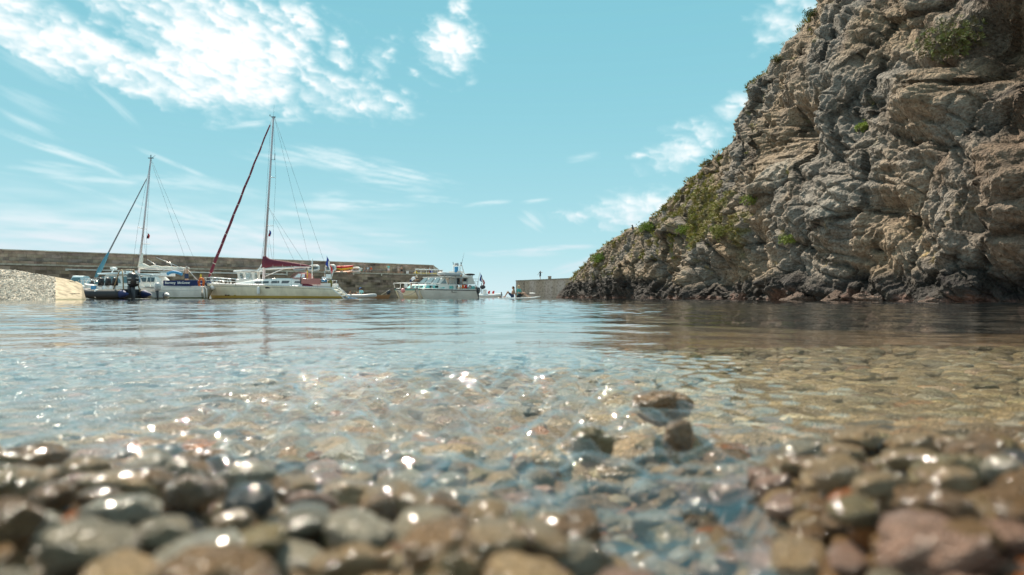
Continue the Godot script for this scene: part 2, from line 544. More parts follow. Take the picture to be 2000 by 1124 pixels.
# ---------------------------------------------------------------- pebbles
func pebble_mesh(sd: int, rough: float, angular := 0.0, fine := 22) -> ArrayMesh:
	var n := noise(sd, 0.9, FastNoiseLite.TYPE_SIMPLEX_SMOOTH, 2)
	var r := RandomNumberGenerator.new()
	r.seed = sd
	var planes := []
	for i in 9:
		planes.append([Vector3(r.randf_range(-1, 1), r.randf_range(-1, 1), r.randf_range(-1, 1)).normalized(), r.randf_range(0.62, 0.9)])
	var P := PackedVector3Array()
	var rows := fine * 2 / 3
	for j in rows + 1:
		var f := -PI / 2 + PI * j / rows
		for i in fine + 1:
			var a := TAU * (i % fine) / fine
			var v := Vector3(cos(f) * cos(a), sin(f), cos(f) * sin(a))
			var s := 1.0 + rough * n.get_noise_3dv(v) + 0.3 * rough * n.get_noise_3dv(v * 2.5)
			for p in planes:
				var c: float = v.dot(p[0])
				if c > 0 and c * s > p[1]:
					s = lerpf(s, p[1] / c, angular)
			# a water-worn stone is squarer than an egg
			v = Vector3(signf(v.x) * pow(absf(v.x), 0.86), signf(v.y) * pow(absf(v.y), 0.9), signf(v.z) * pow(absf(v.z), 0.86))
			P.append(v * s * 0.5)
	return sheet(P, fine + 1, rows + 1)

func make_pebbles() -> void:
	var rng := RandomNumberGenerator.new()
	rng.seed = 77
	var shapes := []
	for k in 10:
		shapes.append(pebble_mesh(100 + k, 0.22 + 0.05 * (k % 3), [0.08, 0.3, 0.15, 0.65][k % 4], 26))
	var names: Array = M.pebble.keys()
	var odds := [0.37, 0.28, 0.09, 0.03, 0.03, 0.035, 0.07, 0.065, 0.03]
	var cells := {}
	var spots := []
	# the stones that make the picture: x, distance, length, tone, flatness, yaw, shape, label
	var heroes := [
		[0.203, 0.95, 0.092, "brown", 0.66, 0.5, 3, "flat reddish brown rock lying in the water, the farthest out from the shore"],
		[0.183, 0.74, 0.046, "brown", 1.05, 1.2, 7, "angular brown rock standing up at the water's edge, right of the sparkles"],
		[0.079, 0.70, 0.047, "olive", 1.1, 0.2, 3, "lone olive brown rock standing in the sparkling shallows"],
		[-0.196, 0.39, 0.040, "slate grey", 0.5, 0.15, 0, "dark slate grey oval pebble on the left bank, largest of the dark ones"],
		[-0.240, 0.39, 0.046, "rust orange", 0.5, -0.2, 2, "bright rust orange flat pebble on the left bank"],
		[-0.116, 0.39, 0.045, "grey green", 0.5, 0.1, 4, "grey green pebble with a pale top beside the small red brick pebble"],
		[-0.086, 0.39, 0.017, "rust orange", 1.0, 0.0, 6, "small upright brick red pebble near the water gap"],
		[-0.146, 0.32, 0.052, "pale grey", 0.55, 0.3, 1, "big pale grey green pebble at the bottom edge, left of the middle"],
		[-0.074, 0.32, 0.040, "tan", 0.6, 0.0, 5, "rounded tan pebble at the bottom edge"],
		[0.023, 0.40, 0.034, "tan", 0.9, 1.4, 9, "upright tan pebble on the left side of the water channel"],
		[0.030, 0.34, 0.037, "grey green", 0.75, 0.2, 0, "round grey green pebble at the mouth of the water channel"],
		[0.284, 0.44, 0.055, "olive", 0.62, 0.2, 8, "big smooth olive brown pebble on the right bank"],
		[0.208, 0.42, 0.028, "rust orange", 0.8, -0.7, 2, "leaning orange brown pebble on the right bank"],
		[0.270, 0.48, 0.030, "pale grey", 0.6, 0.4, 4, "shiny pale pebble flashing in the sun on the right bank"],
		[0.236, 0.37, 0.012, "rust orange", 0.9, 0.0, 0, "small bright red pebble on the right bank"],
		[-0.285, 0.63, 0.052, "brown", 0.6, 0.5, 3, "dark brown angular rock at the water's edge on the left bank"],
		[-0.330, 0.655, 0.036, "slate grey", 0.7, -0.3, 7, "black wet rock just breaking the water beyond the left bank"],
	]
	for h in heroes:
		spots.append([h[0], h[1], h[2], h[3], h[4], h[5], h[6], h[7], 0.0])
	for s in spots:
		_hash(cells, s[0], s[1], s[2] * 0.44)
	for pass_size in [[0.046, 900], [0.039, 4000], [0.032, 10000], [0.025, 15000], [0.017, 22000]]:
		for k in pass_size[1]:
			var d := 0.22 + 1.05 * pow(rng.randf(), 1.0)
			var x := rng.randf_range(-1, 1) * (0.86 * d + 0.14)
			var size: float = pass_size[0] * rng.randf_range(0.8, 1.25)
			if d < 0.33:
				size = minf(size, 0.046)
			if not _clear(cells, x, d, size * 0.40):
				continue
			_hash(cells, x, d, size * 0.40)
			var u := rng.randf()
			var t := 0
			while u > odds[t] and t < 8:
				u -= odds[t]
				t += 1
			if x > 0.04 and x < 0.22 and d < 0.62 and rng.randf() < 0.5:
				t = 5
			spots.append([x, d, size, names[t], rng.randf_range(0.46, 0.76), rng.randf_range(0, TAU), rng.randi() % 10, "", rng.randf_range(-0.28, 0.28)])
	# a second layer lying on the banks
	for k in 1500:
		var d := rng.randf_range(0.30, 0.95)
		var x := rng.randf_range(-1, 1) * (0.85 * d + 0.1)
		var inside := shore(x) - d
		if inside < 0.04 or rng.randf() > 0.8:
			continue
		var size := rng.randf_range(0.024, 0.042)
		if d < 0.36:
			size = minf(size, 0.040)
		if not _clear(cells, x + 50.0, d, size * 0.55):
			continue
		_hash(cells, x + 50.0, d, size * 0.55)
		var u := rng.randf()
		var t := 0
		while u > odds[t] and t < 8:
			u -= odds[t]
			t += 1
		spots.append([x, d, size, names[t], rng.randf_range(0.48, 0.74), rng.randf_range(0, TAU), rng.randi() % 10, "", rng.randf_range(-0.35, 0.35), 0.013])
	# largest in the picture first: 300 of them are objects
	var order := range(spots.size())
	var seen := []
	for s in spots:
		var show: float = s[2] / s[1] * (1.0 if absf(s[0]) < 0.76 * s[1] + 0.5 * s[2] and s[1] > 0.34 else 0.02)
		show *= 1.25 if s.size() > 9 else 1.0
		if bed(s[0], -s[1]) + s[2] * s[4] * 0.8 < 0.0:
			show *= 0.6
		seen.append(show + (10.0 if s[7] != "" else 0.0))
	order.sort_custom(func(a, b): return seen[a] > seen[b])
	var singles := []
	var rest := []
	for k in order.size():
		var s: Array = spots[order[k]]
		var lie := Basis(Vector3.UP, s[5]) * Basis(Vector3.RIGHT, s[8]) * Basis(Vector3.BACK, s[8] * 0.6)
		var width: float = 0.62 + 0.3 * absf(sin(s[5] * 7.0 + s[2] * 300))
		if s[7] != "":
			width = 0.75
		var tr := Transform3D(lie.scaled_local(Vector3(s[2], s[2] * s[4] * width * 1.1, s[2] * width)), Vector3(s[0], maxf(bed(s[0], -s[1]) + s[2] * s[4] * (0.42 if s[1] < shore(s[0]) + 0.02 else 0.30) + (s[9] if s.size() > 9 else 0.0), s[2] * s[4] * -0.04 if s[7] != "" else -9.0), -s[1]))
		if k < 300:
			singles.append([s, tr])
		else:
			rest.append([s, tr])
	# words that single each pebble out: tone, shape, bank, then its rank among those it shares them with
	var words := {}
	for e in singles:
		var s: Array = e[0]
		if s[7] != "":
			continue
		var px: float = s[0] / s[1]
		var py: float = (EYE - e[1].origin.y) / s[1]
		var where := "in the channel" if s[0] > 0.05 and s[0] < 0.17 and s[1] < 0.6 else "under water" if s[1] > shore(s[0]) + 0.02 else "on the left bank" if s[0] < -0.12 else "on the middle bank" if s[0] < 0.1 else "on the right bank"
		var row: String = ["bottom row", "second row up", "third row up", "fourth row up", "fifth row up", "sixth row up", "seventh row up", "eighth row up", "ninth row up"][clampi(int((0.41 - py) / 0.032), 0, 8)]
		var col: String = ["far left", "well left", "left", "centre left", "centre right", "right", "well right", "far right"][clampi(int((px + 0.75) / 0.1875), 0, 7)]
		var form: String = "flat" if s[4] < 0.54 else "rounded" if s[4] > 0.66 else "oval"
		var text := "%s %s pebble %s, %s, %s" % [s[3], form, where, row, col]
		if not words.has(text):
			words[text] = []
		words[text].append(e)
	for text in words:
		var list: Array = words[text]
		list.sort_custom(func(a, b): return a[0][2] > b[0][2])
		var n := list.size()
		for k in n:
			var size_word: String = "" if n == 1 else "biggest " if k == 0 else "smallest " if k == n - 1 else "middle sized " if n == 3 else ["second", "third", "fourth", "fifth", "sixth", "seventh", "eighth", "ninth", "tenth", "eleventh", "twelfth"][mini(k - 1, 10)] + " biggest "
			list[k].append(size_word + text)
	for e in singles:
		var s: Array = e[0]
		var o := put("pebble", shapes[s[6]], M.pebble[s[3]])
		o.transform = e[1]
		tag(o, s[7] if s[7] != "" else e[2], "pebble", "wet pebbles along the water's edge")
	# the small ones between and those under water
	for k in 9500:
		var d := 0.95 + 6.2 * pow(rng.randf(), 1.5)
		var x := rng.randf_range(-1, 1) * (0.82 * d + 0.2)
		var size := rng.randf_range(0.035, 0.10) * (1.0 + 0.12 * d)
		var u := rng.randf()
		var t := 0
		while u > odds[t] and t < 8:
			u -= odds[t]
			t += 1
		rest.append([[x, d, size, names[t]], Transform3D((Basis(Vector3.UP, rng.randf_range(0, TAU)) * Basis(Vector3.RIGHT, rng.randf_range(-0.2, 0.2))).scaled_local(Vector3(size, size * 0.45, size * 0.72)), Vector3(x, minf(bed(x, -d) + size * 0.08, -0.03 - size * 0.22), -d))])
	for k in 3200:
		var d := rng.randf_range(0.24, 1.0)
		var x := rng.randf_range(-1, 1) * (0.86 * d + 0.14)
		var size := rng.randf_range(0.014, 0.028)
		rest.append([[x, d, size, names[rng.randi() % 9 if rng.randf() < 0.3 else rng.randi() % 2]], Transform3D((Basis(Vector3.UP, rng.randf_range(0, TAU)) * Basis(Vector3.RIGHT, rng.randf_range(-0.3, 0.3))).scaled_local(Vector3(size, size * 0.6, size * 0.76)), Vector3(x, bed(x, -d) + size * 0.12, -d))])
	var holder := Node3D.new()
	holder.name = "small_pebbles"
	add_child(holder)
	struct(holder, "stuff")
	for v in 4:
		var mine := []
		for i in range(v, rest.size(), 4):
			mine.append(rest[i])
		var mm := MultiMesh.new()
		mm.transform_format = MultiMesh.TRANSFORM_3D
		mm.use_colors = true
		mm.mesh = shapes[v * 2]
		mm.instance_count = mine.size()
		for i in mine.size():
			mm.set_instance_transform(i, mine[i][1])
			var c: Color = M.pebble[mine[i][0][3]].albedo_color.srgb_to_linear()
			var far_out: float = smooth(0.85, 1.4, mine[i][0][1])
			mm.set_instance_color(i, c.lerp(Color(0.50, 0.40, 0.175).lerp(Color(0.22, 0.19, 0.155), smooth(0.35, -0.05, mine[i][0][0] / mine[i][0][1])), 0.45 * far_out) * rng.randf_range(0.6, 1.25))
		var o := MultiMeshInstance3D.new()
		o.name = "pebble_layer"
		o.multimesh = mm
		o.material_override = M.pebble_many
		struct(o, "stuff")
		holder.add_child(o, true)

func _hash(cells: Dictionary, x: float, d: float, r: float) -> void:
	var k := Vector2i(int(floor(x / 0.06)), int(floor(d / 0.06)))
	if not cells.has(k):
		cells[k] = []
	cells[k].append(Vector3(x, d, r))

func _clear(cells: Dictionary, x: float, d: float, r: float) -> bool:
	var k := Vector2i(int(floor(x / 0.06)), int(floor(d / 0.06)))
	for i in range(-1, 2):
		for j in range(-1, 2):
			for p in cells.get(k + Vector2i(i, j), []):
				if Vector2(p.x - x, p.y - d).length() < p.z + r:
					return false
	return true

# ---------------------------------------------------------------- the cliff
const FACE := [   # foot x, distance; crest x, height, distance
	[7.6, 118.0, 8.4, 0.6, 119.0], [8.1, 108.0, 8.75, 1.9, 109.5], [9.4, 100.0, 10.0, 4.1, 104.0], [11.3, 90.0, 11.8, 6.1, 96.0], [12.4, 77.0, 13.5, 7.9, 85.0], [12.9, 65.0, 15.2, 8.3, 73.0],
	[13.2, 55.0, 15.8, 10.1, 64.5], [13.3, 46.0, 16.2, 11.3, 56.5], [13.3, 39.0, 16.7, 12.3, 50.5], [13.2, 33.0, 16.7, 14.0, 46.5], [13.1, 28.5, 17.5, 15.9, 44.5], [13.2, 24.5, 18.0, 17.1, 42.5],
	[13.6, 21.0, 18.4, 17.8, 40.5], [14.1, 18.2, 20.0, 20.2, 37.5], [15.2, 15.0, 22.0, 22.2, 33.5], [17.5, 11.5, 25.0, 24.0, 29.0], [21.5, 7.5, 29.0, 24.0, 21.0], [27.0, 3.5, 34.0, 22.0, 10.0]]
var veg := []          # places where plants grow: [position, normal, px, py]

func face_row(s: float) -> Array:
	var i := clampi(int(s), 0, FACE.size() - 2)
	var t := s - i
	var a: Array = FACE[maxi(i - 1, 0)]
	var b: Array = FACE[i]
	var c: Array = FACE[i + 1]
	var d: Array = FACE[mini(i + 2, FACE.size() - 1)]
	var out := []
	for k in 5:
		out.append(cubic_interpolate(b[k], c[k], a[k], d[k], t))
	return out

func make_cliff() -> void:
	# rows along the face, as many as show
	var at_s := []
	var s := 0.0
	while s < FACE.size() - 1:
		at_s.append(s)
		var i := int(s)
		var len_m := Vector2(FACE[i + 1][0] - FACE[i][0], FACE[i + 1][1] - FACE[i][1]).length()
		var d := lerpf(FACE[i][1], FACE[i + 1][1], s - i)
		var step := clampf(0.0026 * d * lerpf(1.0, 0.85, clampf(d / 60, 0, 1)), 0.05, 0.25)
		if i >= 14:
			step = 0.22
		s += step / len_m
	var cols := at_s.size()
	var up := 400
	var back := 20
	var rows := up + back
	var P := PackedVector3Array()
	P.resize(cols * rows)
	for c in cols:
		var r := face_row(at_s[c])
		for j in rows:
			var k := j * cols + c
			if j < up:
				var t := -0.05 + 1.05 * j / (up - 1)
				var h := 0.30 * t + 0.70 * pow(maxf(t, 0), 2.3)
				P[k] = Vector3(lerpf(r[0], r[2], h), r[3] * t - 1.2 * smooth(0.0, -0.05, t), -lerpf(r[1], r[4], h))
			else:
				var t := float(j - up + 1) / back
				P[k] = Vector3(r[2] + 26 * t * t + 1.5 * t, r[3] * (1 - t * t) + 0.8 * sin(t * PI), -r[4] - 9 * t)
	var N := PackedVector3Array()
	N.resize(P.size())
	for j in rows:
		for c in cols:
			var a := P[j * cols + mini(c + 3, cols - 1)] - P[j * cols + maxi(c - 3, 0)]
			var b := P[mini(j + 3, rows - 1) * cols + c] - P[maxi(j - 3, 0) * cols + c]
			var n := a.cross(b).normalized()
			N[j * cols + c] = n if n.x < 0 or j >= up else -n
	var n_warp := noise(61, 0.11, FastNoiseLite.TYPE_SIMPLEX_SMOOTH, 2)
	var n_big := noise(62, 0.085, FastNoiseLite.TYPE_SIMPLEX_SMOOTH, 2)
	var n_rib := noise(63, 0.20, FastNoiseLite.TYPE_SIMPLEX_SMOOTH, 4, FastNoiseLite.FRACTAL_RIDGED)
	var n_block := noise(64, 0.42, FastNoiseLite.TYPE_CELLULAR)
	n_block.cellular_return_type = FastNoiseLite.RETURN_CELL_VALUE
	n_block.cellular_jitter = 1.0
	var n_crack := noise(64, 0.42, FastNoiseLite.TYPE_CELLULAR)
	n_crack.cellular_return_type = FastNoiseLite.RETURN_DISTANCE2_SUB
	n_crack.cellular_jitter = 1.0
	var n_chip := noise(65, 1.5, FastNoiseLite.TYPE_CELLULAR)
	n_chip.cellular_return_type = FastNoiseLite.RETURN_DISTANCE2_SUB
	var n_facet := noise(60, 0.30, FastNoiseLite.TYPE_CELLULAR)
	n_facet.cellular_return_type = FastNoiseLite.RETURN_DISTANCE
	n_facet.cellular_distance_function = FastNoiseLite.DISTANCE_MANHATTAN
	n_facet.cellular_jitter = 1.0
	var n_fine := noise(66, 1.5, FastNoiseLite.TYPE_SIMPLEX, 4, FastNoiseLite.FRACTAL_RIDGED)
	var n_hue := noise(67, 0.14, FastNoiseLite.TYPE_SIMPLEX_SMOOTH, 4)
	var n_stain := noise(68, 0.35, FastNoiseLite.TYPE_SIMPLEX_SMOOTH, 4)
	var n_green := noise(69, 0.5, FastNoiseLite.TYPE_SIMPLEX_SMOOTH, 4)
	var dip := Vector3(-0.42, 0.86, 0.28).normalized()
	var bed_u := Vector3(0.86, 0.42, 0.0).normalized()
	bed_u = (bed_u - dip * bed_u.dot(dip)).normalized()
	var bed_v := dip.cross(bed_u)
	var hollows := [   # on the photograph: x, y, reach across, reach up, depth
		[1560, 245, 34, 40, 1.5], [1545, 300, 60, 22, 0.7], [1960, 60, 120, 70, 3.2], [1985, 250, 60, 40, 1.4], [1800, 120, 110, 18, 0.9], [1480, 360, 20, 40, 0.9],
		[1500, 520, 22, 60, 1.6], [1290, 545, 35, 50, 1.4], [1400, 545, 40, 40, 1.2], [1900, 420, 26, 70, 0.8], [1985, 560, 70, 50, 1.2], [1720, 395, 30, 26, 0.5],
		[1540, 560, 60, 26, -1.1], [1340, 560, 36, 40, -1.0], [1430, 480, 30, 50, -0.6], [1640, 250, 22, 34, -0.9], [1810, 190, 46, 40, -1.3], [1620, 430, 60, 60, -0.7], [1215, 530, 40, 40, -1.0]]
	var C := PackedColorArray()
	C.resize(P.size())
	for j in rows:
		for c in cols:
			var k := j * cols + c
			var p := P[k]
			var d := -p.z
			var px := 1000 + 1333 * p.x / maxf(d, 1.0)
			var py := 580.5 - 1333 * (p.y - EYE) / maxf(d, 1.0)
			var warp := n_warp.get_noise_3dv(p)
			var warp2 := n_warp.get_noise_3dv(p + Vector3(40, 7, 3))
			var lay := p.dot(dip) + warp * 0.85
			var w := Vector3(warp, warp2, -warp) * 0.6
			# the joints and blocks are drawn out along the bedding
			var along := Vector3(p.dot(bed_u), lay, p.dot(bed_v))
			var q := Vector3(along.x * 0.50, along.y * 1.0, along.z * 0.62) + w
			var big := n_big.get_noise_3dv(p)
			var rib := n_rib.get_noise_3dv(p * 0.9 + w)
			var crack := n_crack.get_noise_3dv(q)
			var block := n_block.get_noise_3dv(q)
			var chip := n_chip.get_noise_3dv(q * 0.8 + w)
			var fine := n_fine.get_noise_3d(p.x, p.y, p.z)
			var f1 := fposmod(lay * 0.75, 1.0)
			var f2 := fposmod(lay * 2.6 + warp2, 1.0)
			var led := (f1 if f1 < 0.82 else (1 - f1) * 4.55) - 0.4
			var led2 := (f2 if f2 < 0.75 else (1 - f2) * 3.0) - 0.4
			var bedded := clampf(0.45 + 0.9 * warp2 + 0.5 * smooth(350, 120, py), 0.15, 1.2)
			var D := big * 1.25 + rib * 0.42 + block * 0.26 + led * 0.36 * bedded + led2 * 0.15 * bedded
			D -= 0.20 * smooth(-0.80, -0.99, crack) + 0.16 * smooth(-0.86, -0.99, chip)
			D -= 0.52 * (n_facet.get_noise_3dv(q * 0.95) + 0.3) + 0.34 * n_facet.get_noise_3dv(q * 2.6 + w) + 0.12 * n_facet.get_noise_3dv(q * 6.5)
			# every block is split along joints of its own direction
			var joint := Vector3(sin(block * 47.0), 0.9 * cos(block * 31.0), sin(block * 83.0 + 1.0)).normalized()
			var j1 := fposmod(p.dot(joint) * 0.85 + block * 9.0, 1.0)
			var block2 := n_block.get_noise_3dv(q * 2.7)
			var joint2 := Vector3(sin(block2 * 61.0), 0.9 * cos(block2 * 23.0), sin(block2 * 97.0 + 2.0)).normalized()
			var j2 := fposmod(p.dot(joint2) * 2.4 + block2 * 7.0, 1.0)
			D += 0.34 * (j1 / 0.82 if j1 < 0.82 else (1.0 - j1) / 0.18) - 0.17 + 0.13 * (j2 / 0.8 if j2 < 0.8 else (1.0 - j2) / 0.2) - 0.06
			D += fine * 0.08
			for hw in hollows:
				var ax: float = (px - hw[0]) / hw[2]
				var ay: float = (py - hw[1]) / hw[3]
				if absf(ax) < 2.4 and absf(ay) < 2.4:
					D -= hw[4] * exp(-(ax * ax + ay * ay)) * (1.0 + 0.7 * rib)
			var size := clampf(d / 40.0, 0.75, 1.0) * (1.0 if d < 60 else lerpf(1.0, 0.6, clampf((d - 60) / 50, 0, 1)))
			var edge := smooth(1.0, 0.93, float(j) / up) if j < up else 0.0
			size *= 0.4 + 0.6 * edge
			if j >= up:
				size *= smooth(1.0, 0.7, float(j - up) / back)
			P[k] = p + N[k] * D * size
			# the colour of the stone, darker in its cracks
			var hue := n_hue.get_noise_3dv(p * 1.0) + 0.35 * n_stain.get_noise_3dv(q)
			var st := n_stain.get_noise_3d(p.x * 1.3, p.y * 0.7, p.z * 1.3 + 30)
			var col := Color(0.36, 0.275, 0.20).lerp(Color(0.265, 0.23, 0.195), smooth(-0.15, 0.3, hue)).lerp(Color(0.345, 0.25, 0.165), smooth(0.0, -0.42, hue))
			col = col.lerp(Color(0.20, 0.15, 0.11), 0.75 * smooth(0.12, 0.5, st))
			col = col.lerp(Color(0.50, 0.45, 0.38), 0.5 * smooth(0.25, 0.55, n_hue.get_noise_3dv(q * 2.2)))
			col = col.lerp(Color(0.19, 0.12, 0.075), 0.8 * smooth(1760, 1990, px + st * 160 - hue * 60) * smooth(640, 330, py + 60 * st))  # brown staining, with the shade of the upper right painted in
			col = col * lerpf(0.84, 1.04, f2 if bedded > 0.5 else 0.7)
			col = col.lerp(Color(0.45, 0.30, 0.06), 0.5 * smooth(0.42, 0.6, n_green.get_noise_3dv(p * 1.7)) * smooth(5.5, 1.0, p.y))
			var tide := p.y + 0.55 * st + 0.3 * rib
			col = col.lerp(Color(0.050, 0.043, 0.040), 0.95 * smooth(1.5, 0.75, tide - 1.4 * smooth(45, 85, d)))
			col = col.lerp(Color(0.20, 0.11, 0.085), 0.75 * smooth(0.45, 0.18, tide + 0.25 * fine))
			var dark := smooth(-0.88, -1.0, crack) * 0.5 + smooth(-0.90, -1.0, chip) * 0.35
			col = col * (1.0 - dark)
			# turf and earth on the shelves
			var g := n_green.get_noise_3dv(p)
			var grow := smooth(0.02, 0.30, g + 0.72 * exp(-pow((px - 1400) / 95, 2.0) - pow((py - 425) / 62, 2.0)) + 0.22 * smooth(0.8, 1.0, float(j) / up) * smooth(10, 30, p.y + 22) - 0.42 + 0.16 * smooth(1500, 1300, px)) * smooth(1.8, 3.2, p.y)
			if j >= up:
				grow = maxf(grow, 0.8)
			col = col.lerp(Color(0.235, 0.205, 0.085), 0.85 * grow)
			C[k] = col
			if grow > 0.25 and c % 2 == 0 and j % 2 == 0:
				veg.append([P[k], N[k], grow, px, py])
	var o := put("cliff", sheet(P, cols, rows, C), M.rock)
	struct(o)
	M.cliff_points = P
	M.cliff_cols = cols
	make_plants()

func tuft_mesh(sd: int, blades: int, height: float, spread: float, width: float) -> ArrayMesh:
	var r := RandomNumberGenerator.new()
	r.seed = sd
	var st := mb()
	for i in blades:
		var a := r.randf_range(0, TAU)
		var o := Vector3(cos(a), 0, sin(a)) * r.randf_range(0, spread * 0.6)
		var tip := o + Vector3(cos(a) * spread * r.randf_range(0.3, 1.0), height * r.randf_range(0.5, 1.0), sin(a) * spread * r.randf_range(0.3, 1.0))
		var side := Vector3(-sin(a), 0, cos(a)) * width
		var mid := o.lerp(tip, 0.55) + Vector3(0, height * 0.12, 0)
		tri(st, o, mid - side, mid + side)
		tri(st, tip, mid + side, mid - side)
	st.generate_normals()
	return st.commit()

func leafy(called: String, parent: Node, spots: Array, meshes: Array, tones: Array, sd: int) -> void:
	var r := RandomNumberGenerator.new()
	r.seed = sd
	var mm := MultiMesh.new()
	mm.transform_format = MultiMesh.TRANSFORM_3D
	mm.use_colors = true
	mm.mesh = meshes[sd % meshes.size()]
	mm.instance_count = spots.size()
	for i in spots.size():
		var s: float = spots[i][1] * r.randf_range(0.7, 1.3)
		var b := Basis(Quaternion(Vector3.UP, (spots[i][2] as Vector3).normalized())) * Basis(Vector3.UP, r.randf_range(0, TAU))
		mm.set_instance_transform(i, Transform3D(b.scaled(Vector3.ONE * s), spots[i][0]))
		var c: Color = tones[r.randi() % tones.size()]
		mm.set_instance_color(i, c * r.randf_range(0.7, 1.25))
	var o := MultiMeshInstance3D.new()
	o.name = called
	o.multimesh = mm
	o.material_override = M.leaf
	struct(o, "stuff")
	parent.add_child(o, true)

func nearest_on_cliff(px: float, py: float) -> Vector3:
	var P: PackedVector3Array = M.cliff_points
	var best := Vector3.ZERO
	var least := 1e9
	for i in range(0, P.size(), 3):
		var p := P[i]
		if p.z > -5:
			continue
		var e := absf(1000 - 1333 * p.x / p.z - px) + absf(580.5 + 1333 * (p.y - EYE) / p.z - py) - p.z * -0.0
		if e < 14 and -p.z + e < least:
			least = -p.z + e
			best = p
	return best

func make_plants() -> void:
	var r := RandomNumberGenerator.new()
	r.seed = 91
	var tufts := [tuft_mesh(1, 14, 1.0, 0.6, 0.035), tuft_mesh(2, 18, 0.8, 0.8, 0.05), tuft_mesh(3, 22, 0.7, 0.8, 0.09)]
	var grass := []
	for v in veg:
		if r.randf() < 0.30 * v[2]:
			grass.append([v[0], r.randf_range(0.14, 0.36) * clampf(-v[0].z / 40.0, 0.7, 1.6), Vector3(v[1].x * 0.4, 1, v[1].z * 0.4)])
	if grass.size() > 26000:
		grass.shuffle()
		grass.resize(26000)
	var holder := Node3D.new()
	holder.name = "cliff_grass"
	add_child(holder)
	struct(holder, "stuff")
	var parts := [[], [], []]
	for i in grass.size():
		parts[i % 3].append(grass[i])
	for i in 3:
		leafy("grass_tufts", holder, parts[i], tufts, [Color(0.24, 0.23, 0.07), Color(0.30, 0.25, 0.11), Color(0.20, 0.20, 0.06), Color(0.26, 0.21, 0.10)], i)
	for b in [
		[1870, 85, 1.25, 230, "sprawling green shrub hanging under the brow at the top right of the cliff", [Color(0.15, 0.16, 0.06), Color(0.19, 0.20, 0.07), Color(0.14, 0.12, 0.07), Color(0.16, 0.13, 0.09)]],
		[1415, 455, 0.8, 260, "dark green bush at the lower edge of the turf shelf on the cliff", [Color(0.19, 0.20, 0.055), Color(0.24, 0.225, 0.075)]],
		[1340, 452, 0.8, 260, "yellow green bush at the left end of the turf shelf on the cliff", [Color(0.22, 0.27, 0.05), Color(0.15, 0.2, 0.04)]],
		[1357, 482, 0.55, 160, "small round yellow green bush on a rock below the turf shelf", [Color(0.22, 0.27, 0.05), Color(0.15, 0.2, 0.04)]],
		[1470, 393, 0.6, 160, "yellow green bush above the turf shelf, nearest the bare rock face", [Color(0.22, 0.26, 0.05), Color(0.17, 0.2, 0.05)]],
		[1173, 506, 1.3, 260, "bright green bush on the low seaward end of the cliff", [Color(0.20, 0.27, 0.05), Color(0.14, 0.2, 0.04)]],
		[1268, 447, 1.2, 220, "flat green bush on the crest left of the turf shelf", [Color(0.19, 0.24, 0.05), Color(0.15, 0.2, 0.04)]],
		[1690, 248, 0.35, 120, "tiny yellow green plant in a crack in the middle of the bare face", [Color(0.25, 0.3, 0.05), Color(0.17, 0.2, 0.05)]],
		[1545, 470, 0.5, 120, "tiny green plant on the rounded buttress above the dark tide band", [Color(0.22, 0.27, 0.05), Color(0.17, 0.2, 0.05)]],
		[1522, 118, 0.45, 120, "dark gorse clump sticking out of the upper skyline", [Color(0.10, 0.10, 0.03), Color(0.16, 0.12, 0.05)]],
		[1593, 25, 0.5, 130, "dark gorse clump on the skyline at the top of the picture", [Color(0.09, 0.11, 0.03), Color(0.13, 0.13, 0.04)]],
		[1388, 318, 0.6, 130, "dark heather clump on the skyline half way down the ridge", [Color(0.10, 0.10, 0.03), Color(0.15, 0.11, 0.04)]]]:
		var p := nearest_on_cliff(b[0], b[1])
		if p == Vector3.ZERO:
			continue
		var t := thing("cliff_shrub", b[4], "shrub", p, 0.0, "shrubs growing on the cliff")
		var spots := []
		var wide: float = b[2]
		for i in b[3]:
			var v := Vector3(r.randfn(), r.randfn() * 0.5, r.randfn()) * 0.4 * wide
			if v.length() > wide:
				v = v.normalized() * wide * 0.8
			var away := Vector3(-0.75, 0.3, 0.6)
			spots.append([v + away * 0.25 * wide, r.randf_range(0.10, 0.2) * clampf(wide, 0.6, 1.2), v + away * 0.3 + Vector3(0, 0.1, 0)])
		leafy("foliage", t, spots, [tufts[2]], b[5], 0)
		var st := mb()
		for i in 5:
			path(st, [Vector3(0.1, -0.1, 0), Vector3(r.randfn() * 0.2, 0.1, r.randfn() * 0.2) * wide, Vector3(r.randfn() * 0.4 - 0.1, r.randf() * 0.3, r.randfn() * 0.4) * wide], 0.02, 5)
		obj("stem", st, mat(lin(0.12, 0.09, 0.06), 0.9), t)
	# a gull on the far crest, as small as in the photograph
	var top := nearest_on_cliff(1236, 452)
	if top != Vector3.ZERO:
		var g := thing("perched_gull", "tiny dark bird perched on the crest of the far cliff", "bird", top + Vector3(0, 0.15, 0))
		var sb := mb(true)
		ball(sb, Vector3(0, 0.32, 0), Vector3(0.12, 0.22, 0.12))
		ball(sb, Vector3(-0.05, 0.58, 0), Vector3(0.09, 0.09, 0.08))
		tube(sb, Vector3(-0.12, 0.57, 0), Vector3(-0.22, 0.55, 0), 0.025, 0.005)
		tube(sb, Vector3(0.05, 0.25, 0), Vector3(0.2, 0.02, 0), 0.08, 0.02)
		tube(sb, Vector3(0, 0.15, 0.03), Vector3(0, -0.12, 0.03), 0.015)
		tube(sb, Vector3(0, 0.15, -0.03), Vector3(0, -0.12, -0.03), 0.015)
		obj("body", sb, mat(lin(0.05, 0.05, 0.05), 0.8), g)

